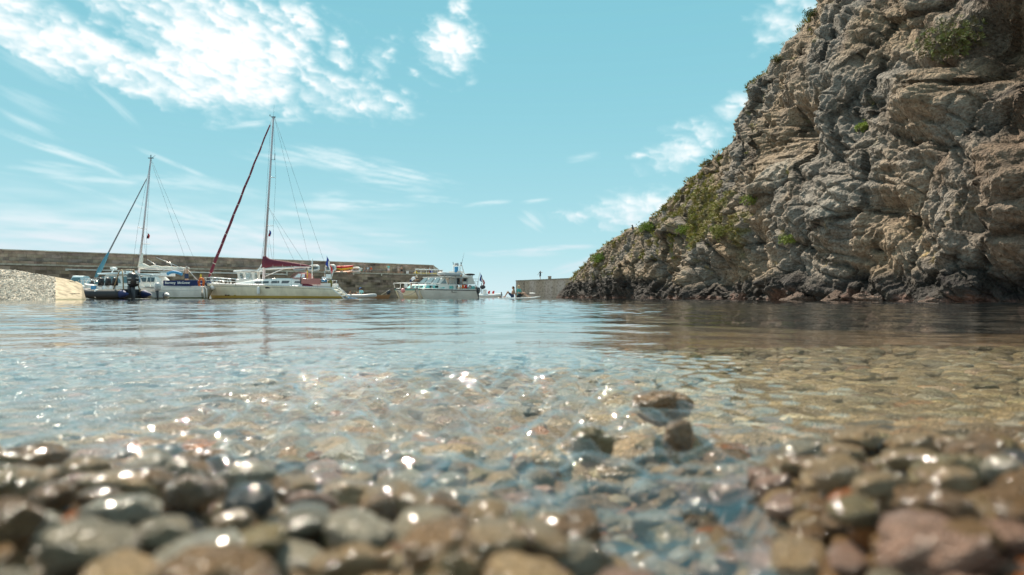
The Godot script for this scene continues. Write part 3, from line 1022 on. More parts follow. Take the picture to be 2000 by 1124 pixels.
# ---------------------------------------------------------------- the breakwater
# a run of the same section between two ends: section points are (out towards the harbour, up)
func run(st: SurfaceTool, a: Vector3, b: Vector3, section: Array, steps: int, tone: Callable, wob := 0.0) -> void:
	var along := (b - a)
	var out := Vector3(0, 1, 0).cross(along).normalized()
	if out.z < 0:
		out = -out
	var n := noise(71, 0.35, FastNoiseLite.TYPE_SIMPLEX_SMOOTH, 2)
	var prev := []
	for i in steps + 1:
		var p := a + along * i / steps
		var ring := []
		for s in section:
			var q: Vector3 = p + out * s.x + Vector3.UP * s.y
			ring.append(q + (out * n.get_noise_3dv(q) + Vector3.UP * n.get_noise_3dv(q * 1.3) * 0.4) * wob)
		if i > 0:
			for k in section.size():
				var l := (k + 1) % section.size()
				for q in [prev[k], prev[l], ring[l], prev[k], ring[l], ring[k]]:
					st.set_color(tone.call(q))
					st.add_vertex(q)
		prev = ring
	for e in [0, steps]:
		var p: Vector3 = a + along * e / steps
		var pts := PackedVector2Array(section)
		var idx := Geometry2D.triangulate_polygon(pts)
		for k in idx:
			var q := p + out * pts[k].x + Vector3.UP * pts[k].y
			st.set_color(tone.call(q))
			st.add_vertex(q)

func make_pier() -> void:
	var a := Vector3(-88.5, 0, -79.5)      # beyond the left edge of the picture
	var b := Vector3(-11.6, 0, -146.2)
	var nt := noise(72, 0.12, FastNoiseLite.TYPE_SIMPLEX_SMOOTH, 4)
	var pier := thing("breakwater", "long stone breakwater with a high parapet closing the harbour behind the boats", "breakwater")
	var wall := func(q: Vector3) -> Color:
		var v := nt.get_noise_3dv(q)
		var c := Color(0.56, 0.43, 0.335).lerp(Color(0.40, 0.305, 0.24), smooth(-0.2, 0.4, v))
		c = c.lerp(Color(0.19, 0.16, 0.13), 0.8 * smooth(3.0, 1.6, q.y + v * 2.2))
		return c
	var para := func(q: Vector3) -> Color:
		var v := nt.get_noise_3dv(q * 1.7 + Vector3(9, 0, 0))
		return Color(0.56, 0.445, 0.39).lerp(Color(0.64, 0.50, 0.40), smooth(6.2, 6.9, q.y)).lerp(Color(0.33, 0.295, 0.265), 0.8 * smooth(-0.1, 0.4, v))
	var pale := func(q: Vector3) -> Color:
		return Color(0.62, 0.54, 0.44) * (0.85 + 0.5 * nt.get_noise_3dv(q * 3.0))
	var st := mb()
	run(st, a, b, [Vector2(0.5, -4), Vector2(0.0, 4.62), Vector2(-9, 4.62), Vector2(-9, -4)], 60, wall, 0.10)
	obj("quay_wall", st, M.masonry, pier)
	st = mb()
	run(st, a, b, [Vector2(0.12, 4.625), Vector2(0.12, 4.86), Vector2(-1.1, 4.87), Vector2(-1.1, 4.625)], 60, pale, 0.03)
	obj("coping", st, M.concrete, pier)
	st = mb()
	run(st, a, b, [Vector2(-4.6, 4.625), Vector2(-4.6, 5.42), Vector2(-5.4, 5.43), Vector2(-5.4, 4.625)], 60, wall, 0.05)
	obj("bench_step", st, M.masonry, pier)
	var e := b + (a - b).normalized() * 2.6
	st = mb()
	run(st, a, e, [Vector2(-5.41, 4.625), Vector2(-5.55, 6.95), Vector2(-7.2, 6.95), Vector2(-7.2, 4.625)], 60, para, 0.06)
	obj("parapet", st, M.masonry, pier)
	st = mb()
	run(st, a, e, [Vector2(-5.45, 6.955), Vector2(-5.45, 7.13), Vector2(-7.3, 7.13), Vector2(-7.3, 6.955)], 60, pale, 0.03)
	obj("parapet_cap", st, M.concrete, pier)
	# the parapet's sloped seaward end
	var along := (b - a).normalized()
	var out := Vector3(-along.z, 0, along.x)
	if out.z < 0:
		out = -out
	st = mb()
	var end := []
	for k in [[-5.44, 4.625, 0], [-5.5, 7.1, 0], [-7.2, 7.1, 0], [-7.2, 4.625, 0]]:
		end.append(e + out * k[0] + Vector3.UP * k[1])
	var low := []
	for k in [[-4.9, 4.625, 3.3], [-5.2, 5.3, 2.8], [-7.2, 5.3, 2.8], [-7.2, 4.625, 3.3]]:
		low.append(e + out * k[0] + Vector3.UP * k[1] + along * k[2])
	for q in [0, 1, 2, 3]:
		var r: int = (q + 1) % 4
		for v in [end[q], end[r], low[r], end[q], low[r], low[q]]:
			st.set_color(pale.call(v))
			st.add_vertex(v)
	for v in [low[0], low[1], low[2], low[0], low[2], low[3]]:
		st.set_color(pale.call(v))
		st.add_vertex(v)
	obj("sloped_end", st, M.concrete, pier)
	M.pier_a = a
	M.pier_b = b
	M.pier_out = out
	M.pier_along = along
	# the white service pipe along the face, on brackets
	var pipe := thing("service_pipe", "pale service pipe running on brackets along the face of the breakwater behind the left boats", "pipe")
	st = mb(true)
	var from := pier_point(130, 0.32, 4.15)
	var to := pier_point(560, 0.32, 4.15)
	tube(st, from, to, 0.10)
	obj("pipe", st, mat(lin(0.6, 0.58, 0.54), 0.6), pipe)
	for i in 9:
		st = mb()
		box(st, from.lerp(to, i / 8.0) - out * 0.12 + Vector3(0, -0.02, 0), Vector3(0.28, 0.34, 0.42))
		obj("bracket", st, mat(lin(0.5, 0.46, 0.4), 0.8), pipe)

# the place on the breakwater that shows at x on the photograph, so far out from its edge and so high
func pier_point(px: float, out: float, y: float) -> Vector3:
	var k := (px - 1000.0) / 1333.0
	var a: Vector3 = M.pier_a
	var d: Vector3 = M.pier_along
	var a2: Vector3 = a + M.pier_out * out
	var t := (-a2.z * k - a2.x) / (d.x + d.z * k)
	return a2 + d * t + Vector3.UP * y

func make_jetty() -> void:
	var nt := noise(73, 0.25, FastNoiseLite.TYPE_SIMPLEX_SMOOTH, 4)
	var tone := func(q: Vector3) -> Color:
		var v := nt.get_noise_3d(q.x * 1.2, q.y * 0.4, q.z * 1.2)
		return Color(0.56, 0.46, 0.41).lerp(Color(0.45, 0.35, 0.31), smooth(-0.2, 0.4, v)).lerp(Color(0.36, 0.29, 0.14), 0.3 * smooth(2.7, 3.3, q.y + v)).lerp(Color(0.11, 0.09, 0.08), 0.6 * smooth(0.9, 0.2, q.y + v * 0.6))
	var pale := func(q: Vector3) -> Color:
		return Color(0.40, 0.36, 0.30) * (0.9 + 0.4 * nt.get_noise_3dv(q * 2.0))
	var a := Vector3(0.75, 0, -128)
	var b := Vector3(13.5, 0, -105)
	var seam := a.lerp(b, 0.115)
	var j := thing("stone_jetty", "plain grey harbour jetty with a vertical joint, running out from the foot of the cliff", "jetty")
	var st := mb()
	run(st, a, seam, [Vector2(0.15, -4), Vector2(0, 3.1), Vector2(-5, 3.1), Vector2(-5.1, -4)], 4, tone, 0.05)
	obj("jetty_head", st, M.concrete, j)
	st = mb()
	run(st, seam + (b - a).normalized() * 0.22, b, [Vector2(0.15, -4), Vector2(0, 3.1), Vector2(-5, 3.1), Vector2(-5.1, -4)], 30, tone, 0.05)
	obj("jetty_wall", st, M.concrete, j)
	st = mb()
	run(st, seam, b, [Vector2(-0.4, -4), Vector2(-0.4, 2.9), Vector2(-4, 2.9), Vector2(-4, -4)], 4, func(_q): return Color(0.1, 0.09, 0.08))
	obj("joint_core", st, M.concrete, j)
	st = mb()
	run(st, a, b, [Vector2(0.1, 3.105), Vector2(0.1, 3.27), Vector2(-0.9, 3.28), Vector2(-0.9, 3.105)], 30, pale, 0.02)
	obj("coping", st, M.concrete, j)
	M.jetty_a = a
	M.jetty_b = b
	var box_at := at(1074, 541.3, 119.0)
	var bb := thing("mooring_block", "small low stone block on top of the jetty beside the child", "block", Vector3(box_at.x, 3.11, -119.5))
	st = mb()
	box(st, Vector3(0, 0.3, 0), Vector3(0.55, 0.6, 0.5))
	box(st, Vector3(0, 0.645, 0), Vector3(0.64, 0.09, 0.58))
	obj("stone", st, mat(lin(0.26, 0.21, 0.17), 0.9), bb)
	# the headland far behind the jetty
	var P := PackedVector3Array()
	var C := PackedColorArray()
	var nh := noise(74, 0.02, FastNoiseLite.TYPE_SIMPLEX_SMOOTH, 5)
	for jz in 40:
		for i in 90:
			var x := 12.0 + i * 1.2
			var z := -190.0 - jz * 2.5
			var rise := smooth(12, 26, x) * 9.5 * smooth(0, 9, jz)
			P.append(Vector3(x, rise * (1 + 0.3 * nh.get_noise_2d(x * 2, z * 2)) + 1.2 * nh.get_noise_2d(x * 8, z * 8) - 1.5, z))
			C.append(Color(0.28, 0.225, 0.13).lerp(Color(0.20, 0.20, 0.09), 0.5 + nh.get_noise_2d(x * 4, z * 4)))
	struct(put("headland", sheet(P, 90, 40, C), M.rock))

# ---------------------------------------------------------------- the cobbled slip on the left
# its sloping face: x along the water's edge, w from the foot (0) to the top (1); the end runs back to the left
func slip_at(x: float, y: float, w: float) -> Vector3:
	var back := 3.4 * w + 0.8 * w * w + 0.9 * smooth(-20.0, -18.6, x)
	return Vector3(x * (1.0 + back / 29.6), y, -29.6 - back)

func make_slipway() -> void:
	var t := thing("cobbled_slip", "rounded end of a cobbled slipway with a smooth buff concrete edge, left foreground", "slipway")
	var n := noise(75, 0.5, FastNoiseLite.TYPE_SIMPLEX_SMOOTH, 3)
	# outline of the top edge: x, height
	var top := [[-34.0, 2.1], [-26.0, 1.75], [-22.6, 1.56], [-21.4, 1.45], [-20.4, 1.24], [-19.6, 1.10], [-18.9, 0.94], [-18.66, 0.80], [-18.36, -0.6]]
	var P := PackedVector3Array()
	var C := PackedColorArray()
	var cols := 200
	var rows := 46
	for j in rows:
		var v := float(j) / (rows - 1)
		for i in cols:
			var x := lerpf(-34.0, -18.37, pow(float(i) / (cols - 1), 0.6))
			var h := 0.0
			for k in top.size() - 1:
				if x >= top[k][0]:
					h = lerpf(top[k][1], top[k + 1][1], clampf((x - top[k][0]) / (top[k + 1][0] - top[k][0]), 0, 1))
			var y := 0.0
			var z := 0.0
			if v < 0.6:
				var w := v / 0.6
				y = lerpf(-0.7, h, w)
				z = -29.6 - 3.4 * w - 0.8 * w * w
			else:
				var w := (v - 0.6) / 0.4
				y = h + 0.05 * sin(w * 2) - (h + 0.7) * smooth(0.75, 1.0, w)
				z = -33.8 - 6.0 * w
			var at_slip := slip_at(x, y, v / 0.6) if v < 0.6 else slip_at(x, y, 1.0) + Vector3(-0.72, 0, -1.0) * ((v - 0.6) / 0.4) * 6.0
			P.append(at_slip + Vector3(0, 0.02, 0.03) * n.get_noise_3d(x * 3, y * 3, z))
			var edge := smooth(-19.95, -19.75, x + 0.12 * n.get_noise_2d(x * 4, y * 6))
			var c := Color(0.64, 0.57, 0.48).lerp(Color(0.66, 0.53, 0.37), edge)
			c = c * (0.92 + 0.3 * n.get_noise_3d(x * 2, y * 2, z))
			C.append(c.lerp(Color(0.12, 0.14, 0.06), 0.8 * smooth(0.10, 0.02, y) * edge))
	put("mortar_bed", sheet(P, cols, rows, C), M.concrete, t)
	# two cracks in the buff edge
	for cr in [[-19.7, 0.985, -18.95, 0.93], [-19.75, 0.335, -18.75, 0.30]]:
		var st := mb()
		var pts := []
		for i in 12:
			var f := i / 11.0
			var x := lerpf(cr[0], cr[2], f)
			var y: float = lerpf(cr[1], cr[3], f) + 0.035 * n.get_noise_2d(x * 9, 3.0)
			pts.append(slip_at(x, y, (y + 0.7) / 1.72) + Vector3(0, 0.0, 0.0))
		path(st, pts, 0.016, 5)
		obj("crack", st, mat(lin(0.10, 0.09, 0.07), 1.0), t)
	# the cobbles set in the mortar
	var r := RandomNumberGenerator.new()
	r.seed = 8
	var stones := []
	for k in 7000:
		var x := -19.85 - 10.0 * r.randf()
		if n.get_noise_2d(x * 4, 1.0) * 0.12 + x > -19.85:
			continue
		var h := 0.0
		for q in top.size() - 1:
			if x >= top[q][0]:
				h = lerpf(top[q][1], top[q + 1][1], clampf((x - top[q][0]) / (top[q + 1][0] - top[q][0]), 0, 1))
		var w := r.randf()
		var y := lerpf(-0.25, h - 0.03, w)
		w = (y + 0.7) / (h + 0.7)
		stones.append(Transform3D(Basis.from_euler(Vector3(r.randf_range(-0.4, 0.4), r.randf_range(-0.5, 0.5), r.randf_range(0, TAU))).scaled_local(Vector3(r.randf_range(0.09, 0.19), r.randf_range(0.06, 0.11), 0.08)), slip_at(x, y, w)))
	var mm := MultiMesh.new()
	mm.transform_format = MultiMesh.TRANSFORM_3D
	mm.use_colors = true
	mm.mesh = pebble_mesh(140, 0.3, 0.4, 10)
	mm.instance_count = stones.size()
	for i in stones.size():
		mm.set_instance_transform(i, stones[i])
		var v := r.randf_range(0.6, 1.25)
		mm.set_instance_color(i, Color(0.86, 0.73, 0.60).lerp(Color(0.50, 0.44, 0.38), 1.0 if r.randf() < 0.13 else 0.0) * v)
	var o := MultiMeshInstance3D.new()
	o.name = "cobbles"
	o.multimesh = mm
	o.material_override = M.concrete
	struct(o, "stuff")
	t.add_child(o, true)

func make_foot_rocks() -> void:
	var shape := [pebble_mesh(201, 0.9, 0.95, 36), pebble_mesh(203, 1.0, 0.95, 36), pebble_mesh(206, 0.9, 0.95, 36)]
	var m := mat(lin(0.20, 0.135, 0.105), 0.8, 0.0, 0.35)
	m.albedo_texture = M.rock.albedo_texture
	triplanar(m, 0.5)
	relief(m, M.rock.heightmap_texture, 16.0)
	for r in [[1575, 30.0, 2.6, 1.0, 0.3, "wide reddish rock slab at the waterline below the buttress, the largest at the cliff foot"], [1525, 33.5, 1.5, 0.9, 1.1, "pointed reddish rock at the waterline, left of the wide slab"], [1632, 27.6, 1.6, 0.55, 0.7, "low reddish rock at the waterline, right of the wide slab"],
			[1700, 25.0, 1.3, 0.4, 2.2, "thin low rock awash below the widest part of the bare face"], [1830, 21.3, 1.2, 0.42, 0.2, "dark low rock awash near the right edge of the picture"]]:
		var p := at(r[0], 581, r[1])
		p.y = 0.02
		var o := put("shore_rock", shape[int(r[0]) % 3], m)
		o.transform = Transform3D((Basis(Vector3.UP, r[4]) * Basis(Vector3.BACK, 0.25)).scaled_local(Vector3(r[2], r[3] * 1.1, r[2] * 0.6)), p)
		tag(o, r[5], "rock", "rocks along the foot of the cliff")

# ---------------------------------------------------------------- hulls
# station: [x at the sheer, x at the waterline, half beam at the sheer, half beam at the waterline, height of the sheer, depth of the keel]
func hull_pt(s: Array, v: float, side: float, out := 0.0) -> Vector3:
	if v < 0.75:
		var t := v / 0.75
		return Vector3(lerpf(s[0], s[1], t), lerpf(s[4], 0.0, t), side * (lerpf(s[2], s[3], t * t) + out))
	var t := (v - 0.75) / 0.25
	return Vector3(lerpf(s[1], s[1] * 0.94, t), lerpf(0, s[5], t), side * (s[3] * sqrt(maxf(0, 1 - t * t)) + out))

func hull_fine(stations: Array, per := 5) -> Array:
	var out := []
	for i in stations.size() - 1:
		for k in per:
			var row := []
			for c in 6:
				row.append(cubic_interpolate(stations[i][c], stations[i + 1][c], stations[maxi(i - 1, 0)][c], stations[mini(i + 2, stations.size() - 1)][c], float(k) / per))
			out.append(row)
	out.append(stations[-1])
	return out

func hull_band(st: SurfaceTool, fine: Array, v0: float, v1: float, out := 0.0, n := 7, transom := true, sides := [-1.0, 1.0]) -> void:
	for side in sides:
		for i in fine.size() - 1:
			for k in n:
				var a := lerpf(v0, v1, float(k) / n)
				var b := lerpf(v0, v1, float(k + 1) / n)
				quad(st, hull_pt(fine[i], a, side, out), hull_pt(fine[i + 1], a, side, out), hull_pt(fine[i + 1], b, side, out), hull_pt(fine[i], b, side, out))
	if transom:
		for k in n:
			var a := lerpf(v0, v1, float(k) / n)
			var b := lerpf(v0, v1, float(k + 1) / n)
			quad(st, hull_pt(fine[-1], a, -1, out), hull_pt(fine[-1], a, 1, out), hull_pt(fine[-1], b, 1, out), hull_pt(fine[-1], b, -1, out))

func hull_deck(st: SurfaceTool, fine: Array, drop := 0.02, camber := 0.08) -> void:
	for i in fine.size() - 1:
		var a := []
		var b := []
		for k in 7:
			var u := k / 3.0 - 1.0
			a.append(Vector3(fine[i][0], fine[i][4] - drop + camber * (1 - u * u), fine[i][2] * u))
			b.append(Vector3(fine[i + 1][0], fine[i + 1][4] - drop + camber * (1 - u * u), fine[i + 1][2] * u))
		ring_join(st, a, b, false)

# a cabin: rows [x, half width at the foot, half width at the top, foot, top]
func cabin(st: SurfaceTool, rows: Array) -> void:
	var rings := []
	for r in rows:
		var h: float = r[4] - r[3]
		rings.append([Vector3(r[0], r[3], r[1]), Vector3(r[0], r[3] + h * 0.75, lerpf(r[1], r[2], 0.7)), Vector3(r[0], r[4] - h * 0.06, r[2] * 0.93), Vector3(r[0], r[4], r[2] * 0.72), Vector3(r[0], r[4] + 0.03, 0),
			Vector3(r[0], r[4], -r[2] * 0.72), Vector3(r[0], r[4] - h * 0.06, -r[2] * 0.93), Vector3(r[0], r[3] + h * 0.75, -lerpf(r[1], r[2], 0.7)), Vector3(r[0], r[3], -r[1])])
	loft(st, rings)

# a window or panel with given corners and thickness towards +z, lying on the side of a cabin
func window(parent: Node, called: String, corners: Array, z0: float, z1: float, thick: float, m: Material) -> MeshInstance3D:
	var st := mb()
	var lo := 1e9
	var hi := -1e9
	for c in corners:
		lo = minf(lo, c.y)
		hi = maxf(hi, c.y)
	var pts := []
	var pts2 := []
	for c in corners:
		var z := lerpf(z0, z1, (c.y - lo) / maxf(hi - lo, 0.01))
		pts.append(Vector3(c.x, c.y, z))
		pts2.append(Vector3(c.x, c.y, z + thick))
	cap(st, pts2)
	cap(st, pts, true)
	ring_join(st, pts, pts2)
	return obj(called, st, m, parent)

func wires(parent: Node, called: String, pairs: Array, r: float, m: Material) -> void:
	for p in pairs:
		var st := mb(true)
		tube(st, p[0], p[1], r, r, 5)
		obj(called, st, m, parent)

func rail(parent: Node, called: String, pts: Array, r: float, m: Material) -> void:
	var st := mb(true)
	path(st, pts, r, 5)
	obj(called, st, m, parent)

func boat_materials() -> void:
	M.hull_cream = mat(lin(0.74, 0.67, 0.52), 0.22, 0.0, 0.6)
	M.hull_white = mat(lin(0.76, 0.75, 0.72), 0.22, 0.0, 0.6)
	M.hull_grey = mat(lin(0.70, 0.67, 0.63), 0.3, 0.0, 0.5)
	M.gel = mat(lin(0.80, 0.78, 0.74), 0.3)
	M.gold = mat(lin(0.46, 0.31, 0.07), 0.35)
	M.antifoul = mat(lin(0.03, 0.03, 0.035), 0.6)
	M.weed = mat(lin(0.12, 0.13, 0.05), 0.8)
	M.black = mat(lin(0.015, 0.015, 0.018), 0.4)
	M.dark = mat(lin(0.035, 0.04, 0.05), 0.5)
	M.glass = mat(lin(0.045, 0.055, 0.065), 0.06, 0.0, 0.8)
	M.glass_blue = mat(lin(0.09, 0.16, 0.18), 0.06, 0.0, 0.8)
	M.clear = pane(Color(0.75, 0.85, 0.88), 0.18)
	M.steel = mat(lin(0.75, 0.75, 0.75), 0.25, 0.9)
	M.alu = mat(lin(0.62, 0.60, 0.60), 0.4, 0.6)
	M.mast = mat(lin(0.55, 0.50, 0.52), 0.4, 0.4)
	M.maroon = mat(lin(0.16, 0.018, 0.04), 0.75)
	M.pinkish = mat(lin(0.52, 0.22, 0.20), 0.8)
	M.navy = mat(lin(0.016, 0.03, 0.11), 0.6, 0.0, 0.35)
	M.sky_blue = mat(lin(0.06, 0.28, 0.52), 0.6)
	M.teal = mat(lin(0.16, 0.50, 0.48), 0.4)
	M.sail = mat(lin(0.72, 0.68, 0.60), 0.8)
	M.rope = mat(lin(0.50, 0.44, 0.34), 0.9)
	M.rubber = mat(lin(0.018, 0.02, 0.026), 0.6, 0.0, 0.35)
	M.tube_grey = mat(lin(0.42, 0.43, 0.44), 0.5)
	M.tube_white = mat(lin(0.72, 0.71, 0.70), 0.5)
	M.orange = mat(lin(0.70, 0.15, 0.03), 0.6)
	M.red = mat(lin(0.55, 0.03, 0.03), 0.6)
	M.yellow = mat(lin(0.70, 0.45, 0.04), 0.6)
	M.wood = mat(lin(0.28, 0.16, 0.08), 0.6)
	M.white = mat(lin(0.80, 0.80, 0.79), 0.5)
	M.blue = mat(lin(0.02, 0.06, 0.35), 0.7)
	M.olive = mat(lin(0.22, 0.18, 0.05), 0.8)
	for m in [M.maroon, M.pinkish, M.navy, M.sail]:
		relief(triplanar(m, 0.8), M.fine, 2.0)
	for m in [M.hull_cream, M.hull_white, M.hull_grey]:
		m.albedo_texture = noise_tex(noise(81, 0.008, FastNoiseLite.TYPE_SIMPLEX_SMOOTH, 4), 256, [[0.0, 0.86], [0.5, 1.0], [1.0, 0.93]])
		triplanar(m, 0.25)

# an outboard motor facing +x (its boat's stern at x = 0)
func outboard(parent: Node, p: Vector3, k: float, cowl_m: Material, called := "outboard_motor", yaw := 0.0) -> Node3D:
	var o := Node3D.new()
	o.name = called
	o.position = p
	o.rotation.y = yaw
	parent.add_child(o, true)
	var st := mb(true)
	loft(st, [_oval(Vector3(0.05, 0.35, 0) * k, 0.16 * k, 0.13 * k), _oval(Vector3(0.08, 0.45, 0) * k, 0.30 * k, 0.22 * k), _oval(Vector3(0.06, 0.78, 0) * k, 0.33 * k, 0.23 * k), _oval(Vector3(0.02, 1.0, 0) * k, 0.28 * k, 0.19 * k), _oval(Vector3(-0.02, 1.08, 0) * k, 0.16 * k, 0.11 * k)])
	obj("cowling", st, cowl_m, o)
	st = mb(true)
	loft(st, [_oval(Vector3(0.05, 0.36, 0) * k, 0.12 * k, 0.09 * k), _oval(Vector3(0.08, -0.2, 0) * k, 0.13 * k, 0.06 * k), _oval(Vector3(0.10, -0.6, 0) * k, 0.10 * k, 0.03 * k)])
	tube(st, Vector3(-0.05, -0.45, 0) * k, Vector3(0.32, -0.45, 0) * k, 0.06 * k)
	obj("leg", st, M.dark, o)
	st = mb()
	box(st, Vector3(-0.14, 0.2, 0) * k, Vector3(0.16, 0.4, 0.22) * k)
	obj("clamp_bracket", st, M.dark, o)
	st = mb()
	for q in [[0.80, 0.20], [0.62, 0.12], [0.54, 0.12]]:
		box(st, Vector3(0.08, q[0], 0.232) * k, Vector3(q[1] * 1.5, 0.025, 0.012) * k)
		box(st, Vector3(0.40, q[0], 0.0) * k, Vector3(0.012, 0.025, q[1]) * k)
	obj("decal", st, M.white, o)
	return o

func _oval(c: Vector3, a: float, b: float, n := 12) -> Array:
	var out := []
	for i in n:
		var t := TAU * i / n
		var u := cos(t)
		var v := sin(t)
		out.append(c + Vector3(signf(u) * pow(absf(u), 0.7) * a, 0, signf(v) * pow(absf(v), 0.7) * b))
	return out

func fender(label: String, p: Vector3, long := 0.7, r := 0.13, m: Material = null) -> void:
	var t := thing("fender", label, "fender", p, 0.0, "fenders and buoys hung from the boats")
	var st := mb(true)
	if long > 0.3:
		loft(st, [circle(Vector3(0, -long / 2, 0), Vector3.UP, r * 0.3, 12), circle(Vector3(0, -long * 0.42, 0), Vector3.UP, r * 0.9, 12), circle(Vector3(0, -long * 0.3, 0), Vector3.UP, r, 12), circle(Vector3(0, long * 0.3, 0), Vector3.UP, r, 12), circle(Vector3(0, long * 0.42, 0), Vector3.UP, r * 0.8, 12), circle(Vector3(0, long / 2, 0), Vector3.UP, r * 0.3, 12)])
	else:
		ball(st, Vector3.ZERO, Vector3(r, r * 1.1, r), 14, 10)
	obj("body", st, m if m else M.tube_white, t)
	st = mb(true)
	tube(st, Vector3(0, maxf(long / 2, r), 0), Vector3(0, maxf(long / 2, r) + 0.35, -0.05), 0.015)
	obj("lanyard", st, M.rope, t)

func flag(called: String, label: String, p: Vector3, w: float, h: float, colors: Array, droop: float, staff := 0.0) -> Node3D:
	var t := thing(called, label, "flag", p)
	var n := 10
	for c in colors.size():
		var st := mb(true)
		var rows := []
		for j in n + 1:
			var ring := []
			for i in 5:
				var u := (c + i / 4.0) / colors.size()
				var v := float(j) / n
				# hangs from the hoist, folding on itself towards the fly
				var fall := droop * u
				ring.append(Vector3(w * u * (1 - 0.65 * droop) + 0.05 * sin(v * 5 + u * 6), -v * h * (1 - 0.3 * u * droop) - fall * w * 0.8, 0.10 * sin(u * 9 + v * 2)))
			rows.append(ring)
		loft(st, rows, false, false)
		obj("stripe", st, colors[c], t)
	if staff > 0:
		var s := mb(true)
		tube(s, Vector3(0, 0.08, 0), Vector3(-0.25 * staff, -staff, 0), 0.02)
		obj("staff", s, M.wood, t)
	return t

# the two tubes of an inflatable seen from above: rows of points round the bow
func inflatable(parent: Node, L: float, B: float, r: float, tube_m: Material, floor_m: Material, cone_m: Material, lift := 0.0) -> void:
	var pts := []
	var radii := []
	for i in 31:
		var t := i / 30.0
		var p: Vector3
		if t < 0.36:
			p = Vector3(lerpf(L * 0.5, -L * 0.22, t / 0.36), lift, B / 2)
		elif t > 0.64:
			p = Vector3(lerpf(-L * 0.22, L * 0.5, (t - 0.64) / 0.36), lift, -B / 2)
		else:
			var a := (t - 0.36) / 0.28 * PI
			p = Vector3(-L * 0.22 - sin(a) * L * 0.28, lift + 0.12 * sin(a) * L / 4.0, cos(a) * B / 2)
		pts.append(p)
		radii.append(r)
	var st := mb(true)
	path(st, pts, r, 12, radii)
	obj("tube", st, tube_m, parent)
	for side in [1, -1]:
		st = mb(true)
		tube(st, Vector3(L * 0.5, lift, side * B / 2), Vector3(L * 0.5 + r * 2.2, lift, side * B / 2), r, r * 0.12, 12)
		obj("stern_cone", st, cone_m, parent)
		st = mb(true)
		tube(st, Vector3(L * 0.45, lift + r * 1.02, side * B / 2), Vector3(-L * 0.2, lift + r * 1.02, side * B / 2), 0.02)
		obj("grab_line", st, M.rope, parent)
	st = mb()
	box(st, Vector3(L * 0.12, lift - r * 0.35, 0), Vector3(L * 0.7, 0.06, B))
	obj("floor", st, floor_m, parent)
	st = mb()
	box(st, Vector3(L * 0.42, lift + 0.05, 0), Vector3(0.07, r * 2.0, B))
	obj("transom", st, floor_m, parent)

